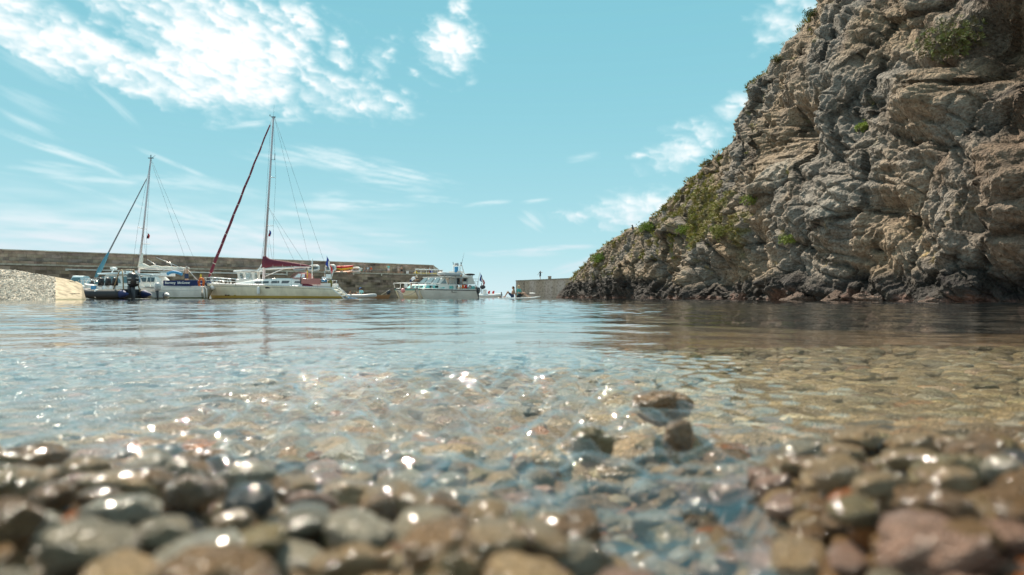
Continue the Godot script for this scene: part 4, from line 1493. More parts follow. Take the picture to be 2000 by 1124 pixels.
# ---------------------------------------------------------------- the big cream yacht
func make_yacht() -> void:
	var D := 68.0
	var ox := at(543, 0, D).x
	var q := func(px: float, py: float, z: float) -> Vector3: return at(px, py, D - z) - Vector3(ox, 0, -D)
	var y := thing("sailing_yacht", "long cream sailing yacht with maroon sail cover and furled maroon genoa, the largest boat", "yacht", Vector3(ox, 0, -D))
	var fine := hull_fine([[-7.15, -6.62, 0.03, 0.02, 1.46, -0.15], [-5.6, -5.4, 0.95, 0.55, 1.42, -0.5], [-3.0, -3.0, 1.70, 1.35, 1.34, -0.7], [0.0, 0.0, 2.02, 1.80, 1.26, -0.8], [3.0, 3.1, 1.95, 1.70, 1.15, -0.6], [5.3, 6.35, 1.62, 1.25, 1.04, -0.25], [5.62, 6.8, 1.55, 1.12, 1.03, -0.12]], 7)
	var st := mb(true)
	hull_band(st, fine, 0.0, 0.59)
	obj("hull", st, M.hull_cream, y)
	st = mb(true)
	hull_band(st, fine, 0.59, 0.725)
	obj("waterline_stripe", st, M.gold, y)
	st = mb(true)
	hull_band(st, fine, 0.725, 1.0)
	obj("keel_paint", st, M.antifoul, y)
	for side in [-1.0, 1.0]:
		st = mb(true)
		hull_band(st, fine, 0.095, 0.112, 0.008, 1, false, [side])
		obj("cove_stripe", st, M.dark, y)
	st = mb(true)
	hull_deck(st, fine)
	obj("deck", st, M.gel, y)
	for side in [-1.0, 1.0]:
		st = mb(true)
		var pts := []
		for f in fine:
			pts.append(Vector3(f[0], f[4] + 0.04, side * (f[2] - 0.02)))
		path(st, pts, 0.035, 5)
		obj("toe_rail", st, M.alu, y)
		st = mb()
		for i in range(3, fine.size() - 1):
			for k in 2:
				var a := hull_pt(fine[i], 0, side).lerp(hull_pt(fine[i + 1], 0, side), k * 0.5)
				box(st, a + Vector3(0, 0.0, side * 0.015), Vector3(0.10, 0.06, 0.03))
		obj("rail_foot", st, M.white, y)
		for w in [[-0.33, 1.055], [3.32, 0.975]]:
			st = mb()
			box(st, Vector3(w[0], w[1], side * (1.98 if w[0] < 1 else 1.86)), Vector3(0.48, 0.16, 0.05))
			obj("hull_window", st, M.black, y)
	# rust coloured through-hull stains near the bow
	for x in [-4.75, -4.45, -3.75]:
		st = mb(true)
		tube(st, Vector3(x, 0.33, 1.0), Vector3(x, 0.33, 1.30 + (x + 4.75) * 0.22), 0.05)
		obj("skin_fitting", st, M.gold if x > -4 else M.black, y)
	st = mb()
	cabin(st, [[-4.4, 0.25, 0.2, 1.40, 1.46], [-3.4, 0.8, 0.6, 1.36, 1.64], [-2.1, 1.2, 0.95, 1.30, 1.84], [0.3, 1.38, 1.15, 1.24, 1.97], [2.4, 1.38, 1.15, 1.18, 1.98], [2.9, 1.36, 1.2, 1.16, 1.62]])
	obj("coachroof", st, M.gel, y)
	for w in [[-1.94, -1.24, 1.50, 1.66, 0], [-1.10, -0.52, 1.50, 1.70, 0], [-0.28, 0.52, 1.50, 1.73, 0], [0.75, 1.55, 1.49, 1.74, -0.15], [2.02, 2.62, 1.52, 1.70, 0]]:
		for side in [1.0, -1.0]:
			var zz := 1.19 if w[0] < -1.2 else 1.26 if w[0] < -0.4 else 1.30
			window(y, "cabin_window", [Vector3(w[0], w[2], 0), Vector3(w[1] + w[4], w[2], 0), Vector3(w[1], w[3], 0), Vector3(w[0] + 0.04, w[3], 0)], side * zz, side * (zz - 0.06), side * 0.03, M.glass)
	# mast, boom, sails
	var foot := Vector3(-1.48, 1.9, 0)
	var top: Vector3 = q.call(532, 228, 0.0)
	st = mb(true)
	tube(st, foot, top, 0.125, 0.085, 10)
	obj("mast", st, M.mast, y)
	st = mb()
	box(st, top + Vector3(0.0, 0.03, 0), Vector3(0.4, 0.07, 0.16))
	box(st, top + Vector3(-0.35, 0.18, 0), Vector3(0.06, 0.16, 0.06))
	tube(st, top + Vector3(-0.05, 0, 0), top + Vector3(-0.38, 0.12, 0), 0.015)
	obj("masthead", st, M.dark, y)
	st = mb(true)
	tube(st, top, top + Vector3(0.06, 1.25, 0), 0.012, 0.006, 5)
	obj("antenna", st, M.dark, y)
	var gf: Vector3 = q.call(406.5, 543, 0.0)
	var gt: Vector3 = q.call(525, 243, 0.0)
	st = mb(true)
	var pts := []
	var rad := []
	for i in 25:
		var t := i / 24.0
		pts.append(gf.lerp(gt, t) + Vector3(0.02 * sin(t * 40), 0, 0.02 * cos(t * 33)))
		rad.append(lerpf(0.155, 0.065, t) * (1 + 0.07 * sin(t * 55)) * smooth(-0.02, 0.04, t))
	path(st, pts, 0.1, 9, rad)
	var gen := obj("furled_genoa", st, M.maroon, y)
	for i in 15:
		var c := gf.lerp(gt, 0.03 + i * 0.064)
		st = mb()
		tube(st, c - Vector3(0.01, 0.015, 0), c + Vector3(0.015, 0.03, 0), lerpf(0.160, 0.072, i / 15.0), -1, 9)
		obj("sail_tie", st, M.sail, gen)
	wires(y, "forestay", [[gt, top + Vector3(-0.1, -0.1, 0)], [gf, Vector3(-7.05, 1.5, 0)]], 0.02, M.steel)
	st = mb(true)
	tube(st, gf + Vector3(-0.03, -0.22, 0), gf + Vector3(0, 0.0, 0), 0.17, 0.17, 12)
	obj("furler_drum", st, M.dark, y)
	# boom under its cover
	var bs := foot.lerp(top, 0.065)
	var be: Vector3 = q.call(606, 521.5, 0.0)
	st = mb(true)
	tube(st, bs, be, 0.10, 0.09, 9)
	obj("boom", st, M.white, y)
	var rings := []
	var rim := [[-0.16, 3.05, 4.20, 0.20], [0.12, 3.02, 4.28, 0.30], [0.5, 3.08, 4.02, 0.28], [0.9, 3.25, 3.86, 0.24], [2.0, 3.22, 3.72, 0.22], [3.2, 3.19, 3.56, 0.20], [4.1, 3.16, 3.42, 0.17], [4.66, 3.13, 3.26, 0.10]]
	for r in rim:
		var cy: float = (r[1] + r[2]) / 2
		var ry: float = (r[2] - r[1]) / 2
		var ring := []
		for i in 14:
			var a := TAU * i / 14
			ring.append(Vector3(bs.x + r[0] + 0.02 * sin(a * 3 + r[0] * 4), cy + ry * sin(a) + 0.03 * sin(r[0] * 7 + a), r[3] * cos(a) * (0.8 + 0.3 * (0.5 - 0.5 * sin(a)))))
		rings.append(ring)
	st = mb(true)
	loft(st, rings)
	obj("sail_cover", st, M.maroon, y)
	for x in [0.95, 1.9, 2.8, 3.7]:
		st = mb()
		tube(st, Vector3(bs.x + x, 3.12, 0.0), Vector3(bs.x + x + 0.03, 3.12 + 0.02, 0.24), 0.02)
		tube(st, Vector3(bs.x + x, 3.1, 0.235), Vector3(bs.x + x, 3.72 - x * 0.06, 0.12), 0.012)
		obj("cover_lace", st, M.sail, y)
	st = mb(true)
	tube(st, foot + Vector3(0.1, 0.3, 0), Vector3(1.1, 3.2, 0), 0.05, 0.04)
	obj("boom_vang", st, M.alu, y)
	# spreaders and standing rigging
	for k in [[0.33, 0.95], [0.63, 0.8]]:
		for side in [-1.0, 1.0]:
			st = mb(true)
			var c := foot.lerp(top, k[0])
			tube(st, c, c + Vector3(0.32, 0.1, side * k[1]), 0.035, 0.025)
			obj("spreader", st, M.alu, y)
	var chain := Vector3(-1.1, 1.3, 1.9)
	var sp1 := foot.lerp(top, 0.33) + Vector3(0.32, 0.1, 0.95)
	var sp2 := foot.lerp(top, 0.63) + Vector3(0.32, 0.1, 0.8)
	var pairs := []
	for side in [1.0, -1.0]:
		var m := Vector3(1, 1, side)
		pairs += [[chain * m, sp1 * m], [sp1 * m, sp2 * m], [sp2 * m, top], [(chain + Vector3(0.3, 0, 0)) * m, foot.lerp(top, 0.33)], [(chain + Vector3(-0.35, 0, 0)) * m, foot.lerp(top, 0.33)]]
	pairs += [[top + Vector3(0.1, 0, 0), Vector3(5.45, 1.1, 0.0)], [top + Vector3(0.1, -0.05, 0), be + Vector3(0, 0.1, 0)], [foot.lerp(top, 0.45), Vector3(1.6, 3.7, 0)], [foot.lerp(top, 0.45), Vector3(2.6, 3.6, 0)], [foot.lerp(top, 0.12) + Vector3(-0.2, 0, 0.1), foot.lerp(top, 0.95) + Vector3(-0.2, 0, 0.1)]]
	wires(y, "rigging_wire", pairs, 0.010, M.dark)
	st = mb(true)
	var rb := foot.lerp(top, 0.74)
	tube(st, rb, rb + Vector3(0.38, -0.05, 0), 0.025)
	tube(st, rb + Vector3(0.38, -0.05, 0), rb + Vector3(0.40, 0.6, 0), 0.03)
	obj("mast_bracket", st, M.dark, y)
	# pulpit, stanchions, lifelines
	for side in [1.0, -1.0]:
		rail(y, "pulpit", [Vector3(-5.4, 1.40, side * 1.0), Vector3(-5.5, 2.0, side * 0.98), Vector3(-6.6, 2.06, side * 0.42), Vector3(-7.3, 2.08, side * 0.16), Vector3(-7.05, 1.45, side * 0.08)], 0.028, M.steel)
		rail(y, "pulpit", [Vector3(-6.35, 1.44, side * 0.55), Vector3(-6.65, 2.06, side * 0.42)], 0.022, M.steel)
		for x in [-3.6, -1.9, 0.0, 1.9]:
			rail(y, "stanchion", [Vector3(x, 1.25, side * (1.62 if x < -3 else 1.88)), Vector3(x, 1.95, side * (1.62 if x < -3 else 1.88))], 0.018, M.steel)
		wires(y, "lifeline", [[Vector3(-5.5, 1.98, side * 0.98), Vector3(-3.6, 1.95, side * 1.62)], [Vector3(-3.6, 1.95, side * 1.62), Vector3(-1.9, 1.95, side * 1.88)], [Vector3(-1.9, 1.95, side * 1.88), Vector3(1.9, 1.95, side * 1.88)], [Vector3(1.9, 1.95, side * 1.88), Vector3(4.6, 1.9, side * 1.7)]], 0.009, M.steel)
		rail(y, "pushpit", [Vector3(4.4, 1.1, side * 1.7), Vector3(4.45, 1.85, side * 1.7), Vector3(5.5, 1.82, side * 1.5), Vector3(5.65, 1.8, side * 0.7), Vector3(5.5, 1.1, side * 0.7)], 0.028, M.steel)
	st = mb()
	box(st, Vector3(-7.02, 0.85, 0), Vector3(0.14, 1.1, 0.12), Basis(Vector3.BACK, 0.42))
	obj("stem_guard", st, M.black, y)
	st = mb()
	tube(st, Vector3(-7.3, 1.62, 0), Vector3(-6.7, 1.52, 0), 0.05)
	box(st, Vector3(-7.28, 1.45, 0), Vector3(0.12, 0.4, 0.5))
	obj("anchor", st, M.steel, y)
	# sprayhood
	st = mb(true)
	var hood := []
	for r in [[1.55, 0.95, 0.02], [1.75, 1.1, 0.30], [2.25, 1.2, 0.62], [2.75, 1.22, 0.66], [3.05, 1.22, 0.60]]:
		var ring := []
		for i in 9:
			var a := PI * i / 8.0
			ring.append(Vector3(r[0] + 0.15 * (1 - sin(a)), 1.95 + r[2] * pow(sin(a), 0.6), r[1] * cos(a)))
		hood.append(ring)
	loft(st, hood, false, false)
	var sp := obj("sprayhood", st, M.pinkish, y)
	window(sp, "clear_panel", [Vector3(1.95, 2.05, 0), Vector3(2.55, 2.05, 0), Vector3(2.62, 2.40, 0), Vector3(2.35, 2.44, 0)], 1.22, 1.05, 0.02, M.white)
	window(sp, "clear_panel", [Vector3(2.68, 2.05, 0), Vector3(3.02, 2.05, 0), Vector3(2.98, 2.40, 0), Vector3(2.74, 2.42, 0)], 1.25, 1.08, 0.02, M.white)
	st = mb(true)
	path(st, arc(Vector3(1.55, 1.95, 1.15), Vector3(1.95, 2.6, 1.25), Vector3(2.6, 2.58, 0.9)), 0.03, 5)
	path(st, arc(Vector3(3.05, 1.95, 1.26), Vector3(3.1, 2.5, 1.28), Vector3(2.95, 2.56, 0.8)), 0.03, 5)
	obj("hood_edge", st, M.maroon, sp)
	st = mb()
	box(st, Vector3(2.72, 1.72, 1.38), Vector3(0.18, 0.62, 0.1))
	obj("winch_bag", st, M.black, y)
	st = mb()
	plate(st, [Vector2(2.82, 1.45), Vector2(4.72, 1.36), Vector2(4.66, 1.93), Vector2(2.86, 1.97)], 1.74, 1.765)
	obj("weather_cloth", st, M.pinkish, y)
	st = mb()
	plate(st, [Vector2(2.9, 1.22), Vector2(3.95, 1.2), Vector2(3.8, 1.36), Vector2(2.95, 1.5)], 1.6, 1.72)
	obj("cockpit_cushion", st, M.maroon, y)
	st = mb()
	box(st, Vector3(4.3, 1.15, 0), Vector3(2.6, 0.2, 2.9))
	box(st, Vector3(4.3, 1.35, 1.45), Vector3(2.6, 0.3, 0.28))
	box(st, Vector3(4.3, 1.35, -1.45), Vector3(2.6, 0.3, 0.28))
	obj("cockpit_coaming", st, M.gel, y)
	st = mb(true)
	tube(st, Vector3(3.5, 1.4, 0.5), Vector3(3.52, 3.95, 0.5), 0.05)
	obj("radar_pole", st, M.white, y)
	st = mb(true)
	tube(st, Vector3(3.15, 1.9, 0.9), Vector3(3.17, 2.75, 0.9), 0.05)
	obj("danbuoy", st, M.yellow, y)
	# clutter on the stern
	st = mb(true)
	tube(st, Vector3(4.75, 1.78, 1.45), Vector3(5.2, 1.75, 1.45), 0.15)
	obj("rolled_towel", st, M.sky_blue, y)
	st = mb(true)
	ball(st, Vector3(5.55, 1.45, 1.35), Vector3(0.22, 0.42, 0.12))
	obj("horseshoe_buoy", st, M.olive, y)
	st = mb()
	box(st, Vector3(5.1, 2.05, 0.9), Vector3(0.85, 0.14, 0.5))
	box(st, Vector3(5.25, 2.25, 0.9), Vector3(0.4, 0.3, 0.4))
	tube(st, Vector3(5.5, 1.9, 0.9), Vector3(5.75, 2.75, 0.9), 0.04)
	obj("stern_locker", st, M.white, y)
	st = mb(true)
	for x in [4.75, 5.35]:
		tube(st, Vector3(x, 2.1, 0.4), Vector3(x + 0.02, 2.8, 0.4), 0.02)
	obj("aerial", st, M.steel, y)
	# the scooped stern with its steps
	st = mb()
	for i in 3:
		box(st, Vector3(5.75 + i * 0.42, 0.80 - i * 0.26, 0), Vector3(0.5, 0.10, 1.7))
	obj("stern_step", st, M.gel, y)
	for side in [1.0, -1.0]:
		rail(y, "stern_ladder", [Vector3(5.7, 1.5, side * 0.3), Vector3(6.2, 0.95, side * 0.3), Vector3(7.3, 0.02, side * 0.3)], 0.025, M.steel)
		rail(y, "transom_edge", [Vector3(5.65, 1.05, side * 1.5), Vector3(6.85, 0.02, side * 1.15)], 0.06, M.white)
	st = mb()
	box(st, Vector3(7.1, 0.06, 0.2), Vector3(1.6, 0.06, 0.9), Basis(Vector3.BACK, -0.05))
	obj("boarding_platform", st, M.sky_blue, y)
	var O := Vector3(ox, 0, -D)
	fender("round white fender hanging at the bow of the cream yacht", O + Vector3(-6.25, 1.05, 0.72), 0.2, 0.21)
	fender("long white fender hanging amidships on the cream yacht's side", O + Vector3(-1.2, 0.78, 2.12), 0.75, 0.14)
	var fl: Vector3 = q.call(637, 499.5, 0.2)
	flag("tricolour_flag", "blue, white and red flag drooping from the backstay of the cream yacht", O + fl, 1.5, 0.95, [M.blue, M.white, M.red], 0.95)
	var pen := flag("courtesy_pennant", "tiny red and blue pennant under the spreader of the cream yacht", O + (q.call(524, 450, 0.9) as Vector3), 0.22, 0.6, [M.red, M.blue], 0.3)
	pen.rotation.y = 0.3

# ---------------------------------------------------------------- the smaller white yacht
func make_white_yacht() -> void:
	var D := 66.5
	var ox := at(297, 0, D).x
	var q := func(px: float, py: float, z: float) -> Vector3: return at(px, py, D - z) - Vector3(ox, 0, -D)
	var y := thing("sailing_yacht", "white sailing yacht with lettered navy dodger and teal furled genoa", "yacht", Vector3(ox, 0, -D))
	var fine := hull_fine([[-5.5, -5.1, 0.03, 0.02, 1.45, -0.1], [-4.2, -4.1, 0.8, 0.45, 1.38, -0.4], [-2.0, -2.0, 1.4, 1.1, 1.25, -0.6], [1.0, 1.0, 1.65, 1.45, 1.12, -0.6], [4.0, 4.0, 1.45, 1.2, 1.05, -0.35], [5.4, 5.15, 1.2, 0.8, 1.12, -0.05]], 6)
	var st := mb(true)
	hull_band(st, fine, 0.0, 0.66)
	obj("hull", st, M.hull_white, y)
	st = mb(true)
	hull_band(st, fine, 0.66, 1.0)
	obj("keel_paint", st, M.weed, y)
	for side in [-1.0, 1.0]:
		st = mb(true)
		hull_band(st, fine, 0.20, 0.22, 0.006, 1, false, [side])
		obj("cove_stripe", st, M.tube_grey, y)
	st = mb(true)
	hull_deck(st, fine)
	obj("deck", st, M.gel, y)
	st = mb()
	cabin(st, [[-3.6, 0.3, 0.2, 1.3, 1.4], [-2.4, 0.85, 0.7, 1.25, 1.7], [-1.0, 1.1, 0.9, 1.2, 1.98], [-0.5, 1.15, 0.95, 1.2, 2.15], [0.9, 1.2, 1.0, 1.15, 2.15], [1.25, 1.2, 1.0, 1.15, 1.8]])
	obj("coachroof", st, M.gel, y)
	for w in [[-0.95, -0.05, 1.60, 2.02, 0.35], [0.1, 0.75, 1.60, 2.04, 0]]:
		for side in [1.0, -1.0]:
			window(y, "cabin_window", [Vector3(w[0], w[2], 0), Vector3(w[1], w[2], 0), Vector3(w[1], w[3], 0), Vector3(w[0] + w[4], w[3], 0)], side * 1.15, side * 1.02, side * 0.03, M.glass)
	# dodger with the boat's name
	var a: Vector3 = q.call(318, 558.5, 1.5)
	var b: Vector3 = q.call(388, 547.5, 1.3)
	var c: Vector3 = q.call(318, 548.3, 1.5)
	var d: Vector3 = q.call(372, 559.5, 1.35)
	st = mb()
	plate(st, [Vector2(a.x, a.y), Vector2(d.x, d.y), Vector2(d.x + 0.5, d.y + 0.06), Vector2(b.x, b.y), Vector2(c.x, c.y)], 1.46, 1.49)
	var dodger := obj("dodger", st, M.navy, y)
	for word in [["Barney", 321.0], ["McGrew", 345.5]]:
		var tm := TextMesh.new()
		var font := SystemFont.new()
		font.font_names = PackedStringArray(["Droid Sans"])
		font.font_weight = 700
		tm.font = font
		tm.text = word[0]
		tm.font_size = 64
		tm.pixel_size = 0.0047
		tm.depth = 0.02
		tm.horizontal_alignment = HORIZONTAL_ALIGNMENT_LEFT
		var o := MeshInstance3D.new()
		o.name = "lettering"
		o.mesh = tm
		o.material_override = M.white
		var p: Vector3 = q.call(word[1], 555.3, 1.5)
		o.position = Vector3(p.x, p.y + 0.12, 1.502)
		dodger.add_child(o, true)
	st = mb()
	plate(st, [Vector2(a.x, a.y), Vector2(b.x, b.y - 0.5), Vector2(b.x, b.y), Vector2(c.x, c.y)], -1.49, -1.46)
	obj("dodger", st, M.navy, y)
	st = mb()
	box(st, Vector3(3.2, 1.12, 0), Vector3(3.6, 0.2, 2.4))
	obj("cockpit", st, M.gel, y)
	# rig
	var foot: Vector3 = q.call(266.5, 560, 0.0)
	var top: Vector3 = q.call(292, 309, 0.0)
	foot.y = 1.4
	foot.x = top.x - (top.y - 1.4) * 0.098
	st = mb(true)
	tube(st, foot, top, 0.105, 0.07, 9)
	obj("mast", st, M.mast, y)
	st = mb()
	box(st, top + Vector3(0, 0.04, 0), Vector3(0.5, 0.06, 0.14))
	tube(st, top + Vector3(0.1, 0.05, 0), top + Vector3(0.42, 0.3, 0), 0.014)
	box(st, top + Vector3(0.0, 0.2, 0), Vector3(0.06, 0.3, 0.06))
	obj("masthead", st, M.dark, y)
	var gf: Vector3 = q.call(188, 538, 0.0)
	var gt: Vector3 = q.call(283.5, 350, 0.0)
	st = mb(true)
	tube(st, gf.lerp(gt, 0.16), gt, 0.075, 0.045, 7)
	obj("furled_genoa", st, mat(lin(0.17, 0.19, 0.22), 0.8), y)
	var st2 := mb(true)
	path(st2, [gf + (gf - gt) * 0.02, gf.lerp(gt, 0.06), gf.lerp(gt, 0.12), gf.lerp(gt, 0.17), gf.lerp(gt, 0.24)], 0.15, 9, [0.13, 0.22, 0.18, 0.16, 0.08])
	obj("genoa_sleeve", st2, mat(lin(0.08, 0.24, 0.33), 0.8), y)
	wires(y, "forestay", [[gt, top.lerp(foot, 0.10)], [gf, Vector3(-5.45, 1.5, 0)]], 0.018, M.steel)
	var bs := foot.lerp(top, 0.125)
	var be: Vector3 = q.call(368, 528, 0.0)
	st = mb(true)
	tube(st, bs, be, 0.075)
	obj("boom", st, M.alu, y)
	st = mb(true)
	var rings := []
	for i in 12:
		var t := i / 11.0
		rings.append(circle(bs.lerp(be, t * 0.98) + Vector3(0.1, 0.20 - 0.06 * t + 0.05 * sin(i * 2.3), 0.03 * cos(i * 1.7)), be - bs, (0.30 if i == 0 else 0.22 if i == 1 else 0.13) * (1 + 0.18 * sin(i * 1.9)), 9))
	loft(st, rings)
	obj("flaked_sail", st, M.sail, y)
	st = mb(true)
	path(st, [bs + Vector3(0.1, 0.1, 0), bs + Vector3(0.18, 0.8, 0), bs + Vector3(0.28, 1.5, 0)], 0.1, 7, [0.24, 0.17, 0.08])
	obj("sail_head", st, M.sail, y)
	for k in [0.36, 0.24]:
		for side in [-1.0, 1.0]:
			st = mb(true)
			var cc := foot.lerp(top, k + 0.08)
			tube(st, cc, cc + Vector3(-0.1 if k > 0.3 else 0.35, 0.06, side * 0.8), 0.03)
			obj("spreader", st, M.alu, y)
	var sp := foot.lerp(top, 0.44) + Vector3(-0.1, 0.06, 0.8)
	var pairs := []
	for side in [1.0, -1.0]:
		var m := Vector3(1, 1, side)
		pairs += [[Vector3(-1.4, 1.2, 1.45) * m, sp * m], [sp * m, top], [Vector3(-1.1, 1.2, 1.45) * m, foot.lerp(top, 0.42)]]
	pairs += [[top, Vector3(5.2, 1.2, 0.0)], [top + Vector3(0, -0.2, 0), be + Vector3(0, 0.1, 0)], [gf.lerp(gt, 0.05) + Vector3(0.2, 0, 0), Vector3(-0.6, 2.0, 0.8)], [gf, Vector3(-4.4, 1.35, 0.6)]]
	wires(y, "rigging_wire", pairs, 0.010, M.dark)
	for s in [[-0.35, 2.9, 1.4], [1.8, 2.7, 2.4], [0.5, 3.1, 3.2], [3.5, 2.0, 4.6]]:
		wires(y, "halyard", [[Vector3(s[0], s[1] + 0.9, 0.3), Vector3(s[2], s[1] - 0.2, 0.5)]], 0.03, M.alu)
	for side in [1.0, -1.0]:
		rail(y, "pushpit", [Vector3(4.3, 1.1, side * 1.35), Vector3(4.35, 1.75, side * 1.35), Vector3(5.45, 1.75, side * 1.1), Vector3(5.5, 1.1, side * 1.0)], 0.028, M.steel)
		rail(y, "pulpit", [Vector3(-4.3, 1.38, side * 0.8), Vector3(-4.4, 2.0, side * 0.78), Vector3(-5.6, 2.05, side * 0.15), Vector3(-5.4, 1.45, side * 0.05)], 0.026, M.steel)
	st = mb(true)
	path(st, [Vector3(5.0, 1.2, 1.15), Vector3(5.45, 0.95, 1.05), Vector3(5.5, 0.05, 0.9)], 0.06, 6)
	path(st, [Vector3(5.2, 1.2, 0.7), Vector3(5.55, 0.95, 0.65), Vector3(5.6, 0.05, 0.6)], 0.05, 6)
	obj("boarding_ladder", st, M.white, y)
	st = mb()
	box(st, Vector3(1.6, 2.35, 0.2), Vector3(0.9, 0.34, 1.1))
	box(st, Vector3(-0.2, 2.32, 0.1), Vector3(2.6, 0.22, 1.3))
	obj("liferaft_canister", st, M.white, y)
	st = mb(true)
	path(st, arc(Vector3(2.0, 2.35, 1.1), Vector3(2.6, 2.75, 1.15), Vector3(3.4, 2.3, 1.1)), 0.14, 7)
	obj("rolled_sprayhood", st, M.sky_blue, y)
	var O := Vector3(ox, 0, -D)
	var lb := thing("horseshoe_lifebuoy", "orange horseshoe lifebuoy on the stern rail of the white yacht", "lifebuoy", O + (q.call(392.5, 552, 1.1) as Vector3))
	st = mb(true)
	path(st, [Vector3(-0.18, -0.35, 0), Vector3(-0.24, 0.1, 0), Vector3(-0.1, 0.36, 0), Vector3(0.12, 0.36, 0), Vector3(0.24, 0.1, 0), Vector3(0.18, -0.35, 0)], 0.12, 8)
	obj("float", st, M.orange, lb)
	st = mb()
	box(st, Vector3(0, -0.1, 0.05), Vector3(0.3, 0.05, 0.04))
	obj("strap", st, M.white, lb)
	var bag := thing("buoy_light", "small yellow buoy light clipped above the stern rail of the white yacht", "buoy light", O + (q.call(391.5, 540, 0.8) as Vector3))
	st = mb(true)
	tube(st, Vector3(0, -0.2, 0), Vector3(0, 0.16, 0), 0.10, 0.08, 10)
	tube(st, Vector3(0, 0.16, 0), Vector3(0, 0.24, 0), 0.05, 0.03, 8)
	obj("body", st, M.yellow, bag)
	flag("signal_pennant", "tiny dark pennant under the spreader of the white yacht", O + (q.call(286.5, 456, 0.8) as Vector3), 0.2, 0.5, [M.dark, M.red], 0.3)

# ---------------------------------------------------------------- the white cabin cruiser in front of it
func make_cruiser() -> void:
	var D := 63.0
	var ox := at(235, 0, D).x
	var q := func(px: float, py: float, z: float) -> Vector3: return at(px, py, D - z) - Vector3(ox, 0, -D)
	var y := thing("cabin_cruiser", "white cabin cruiser with long flat roof, arched side window and radar dome", "motor boat", Vector3(ox, 0, -D))
	var fine := hull_fine([[-3.4, -3.0, 0.03, 0.02, 1.35, -0.1], [-2.2, -2.1, 0.9, 0.6, 1.22, -0.35], [0.0, 0.0, 1.35, 1.2, 1.1, -0.4], [2.6, 2.5, 1.35, 1.2, 1.02, -0.3]], 6)
	var st := mb(true)
	hull_band(st, fine, 0.0, 0.75)
	obj("hull", st, M.hull_white, y)
	st = mb(true)
	hull_band(st, fine, 0.75, 1.0)
	obj("keel_paint", st, M.antifoul, y)
	st = mb(true)
	hull_deck(st, fine)
	obj("deck", st, M.gel, y)
	st = mb()
	cabin(st, [[-1.95, 0.9, 0.6, 1.15, 1.25], [-1.0, 1.05, 0.88, 1.12, 2.12], [1.3, 1.1, 0.92, 1.1, 2.16], [1.6, 1.1, 0.92, 1.1, 1.3]])
	obj("wheelhouse", st, M.gel, y)
	st = mb(true)
	loft(st, [[Vector3(-1.55, 2.2, 1.05), Vector3(-1.55, 2.32, 1.0), Vector3(-1.55, 2.32, -1.0), Vector3(-1.55, 2.2, -1.05)], [Vector3(0, 2.24, 1.1), Vector3(0, 2.38, 1.05), Vector3(0, 2.38, -1.05), Vector3(0, 2.24, -1.1)], [Vector3(2.45, 2.16, 1.05), Vector3(2.45, 2.28, 1.0), Vector3(2.45, 2.28, -1.0), Vector3(2.45, 2.16, -1.05)]])
	obj("roof", st, mat(lin(0.66, 0.76, 0.80), 0.4), y)
	for side in [1.0, -1.0]:
		window(y, "side_window", [Vector3(-0.95, 1.42, 0), Vector3(0.62, 1.42, 0), Vector3(0.50, 1.74, 0), Vector3(0.15, 2.0, 0), Vector3(-0.45, 2.02, 0), Vector3(-0.8, 1.75, 0)], side * 1.09, side * 0.99, side * 0.03, M.glass_blue)
		window(y, "side_window", [Vector3(0.85, 1.42, 0), Vector3(1.35, 1.42, 0), Vector3(1.25, 1.98, 0), Vector3(0.72, 2.0, 0)], side * 1.09, side * 0.99, side * 0.03, M.glass_blue)
		window(y, "windscreen", [Vector3(-1.88, 1.3, 0), Vector3(-1.2, 1.3, 0), Vector3(-0.98, 1.98, 0), Vector3(-1.12, 2.05, 0)], side * 1.02, side * 0.93, side * 0.03, M.glass_blue)
		rail(y, "roof_post", [Vector3(2.2, 1.05, side * 1.0), Vector3(2.25, 2.2, side * 0.98)], 0.03, M.steel)
		rail(y, "bow_rail", [Vector3(-1.8, 1.2, side * 1.0), Vector3(-1.9, 1.7, side * 0.95), Vector3(-3.2, 1.85, side * 0.25), Vector3(-3.3, 1.35, side * 0.1)], 0.022, M.steel)
	var rd: Vector3 = q.call(221, 524.5, 0.0)
	st = mb(true)
	tube(st, Vector3(rd.x - 0.25, 2.3, 0), Vector3(rd.x, rd.y - 0.1, 0), 0.045)
	obj("radar_mast", st, M.white, y)
	st = mb(true)
	loft(st, [circle(rd + Vector3(0, -0.1, 0), Vector3.UP, 0.22, 14), circle(rd + Vector3(0, -0.05, 0), Vector3.UP, 0.29, 14), circle(rd + Vector3(0, 0.07, 0), Vector3.UP, 0.28, 14), circle(rd + Vector3(0, 0.12, 0), Vector3.UP, 0.12, 14)])
	obj("radar_dome", st, M.white, y)
	st = mb()
	for x in [0.2, 0.9, 1.4]:
		box(st, Vector3(x, 2.45, 0.3), Vector3(0.35, 0.16, 0.4))
	obj("roof_locker", st, M.white, y)
	st = mb()
	box(st, Vector3(1.95, 1.75, 0.75), Vector3(0.4, 0.55, 0.2))
	obj("stern_canvas", st, M.sky_blue, y)

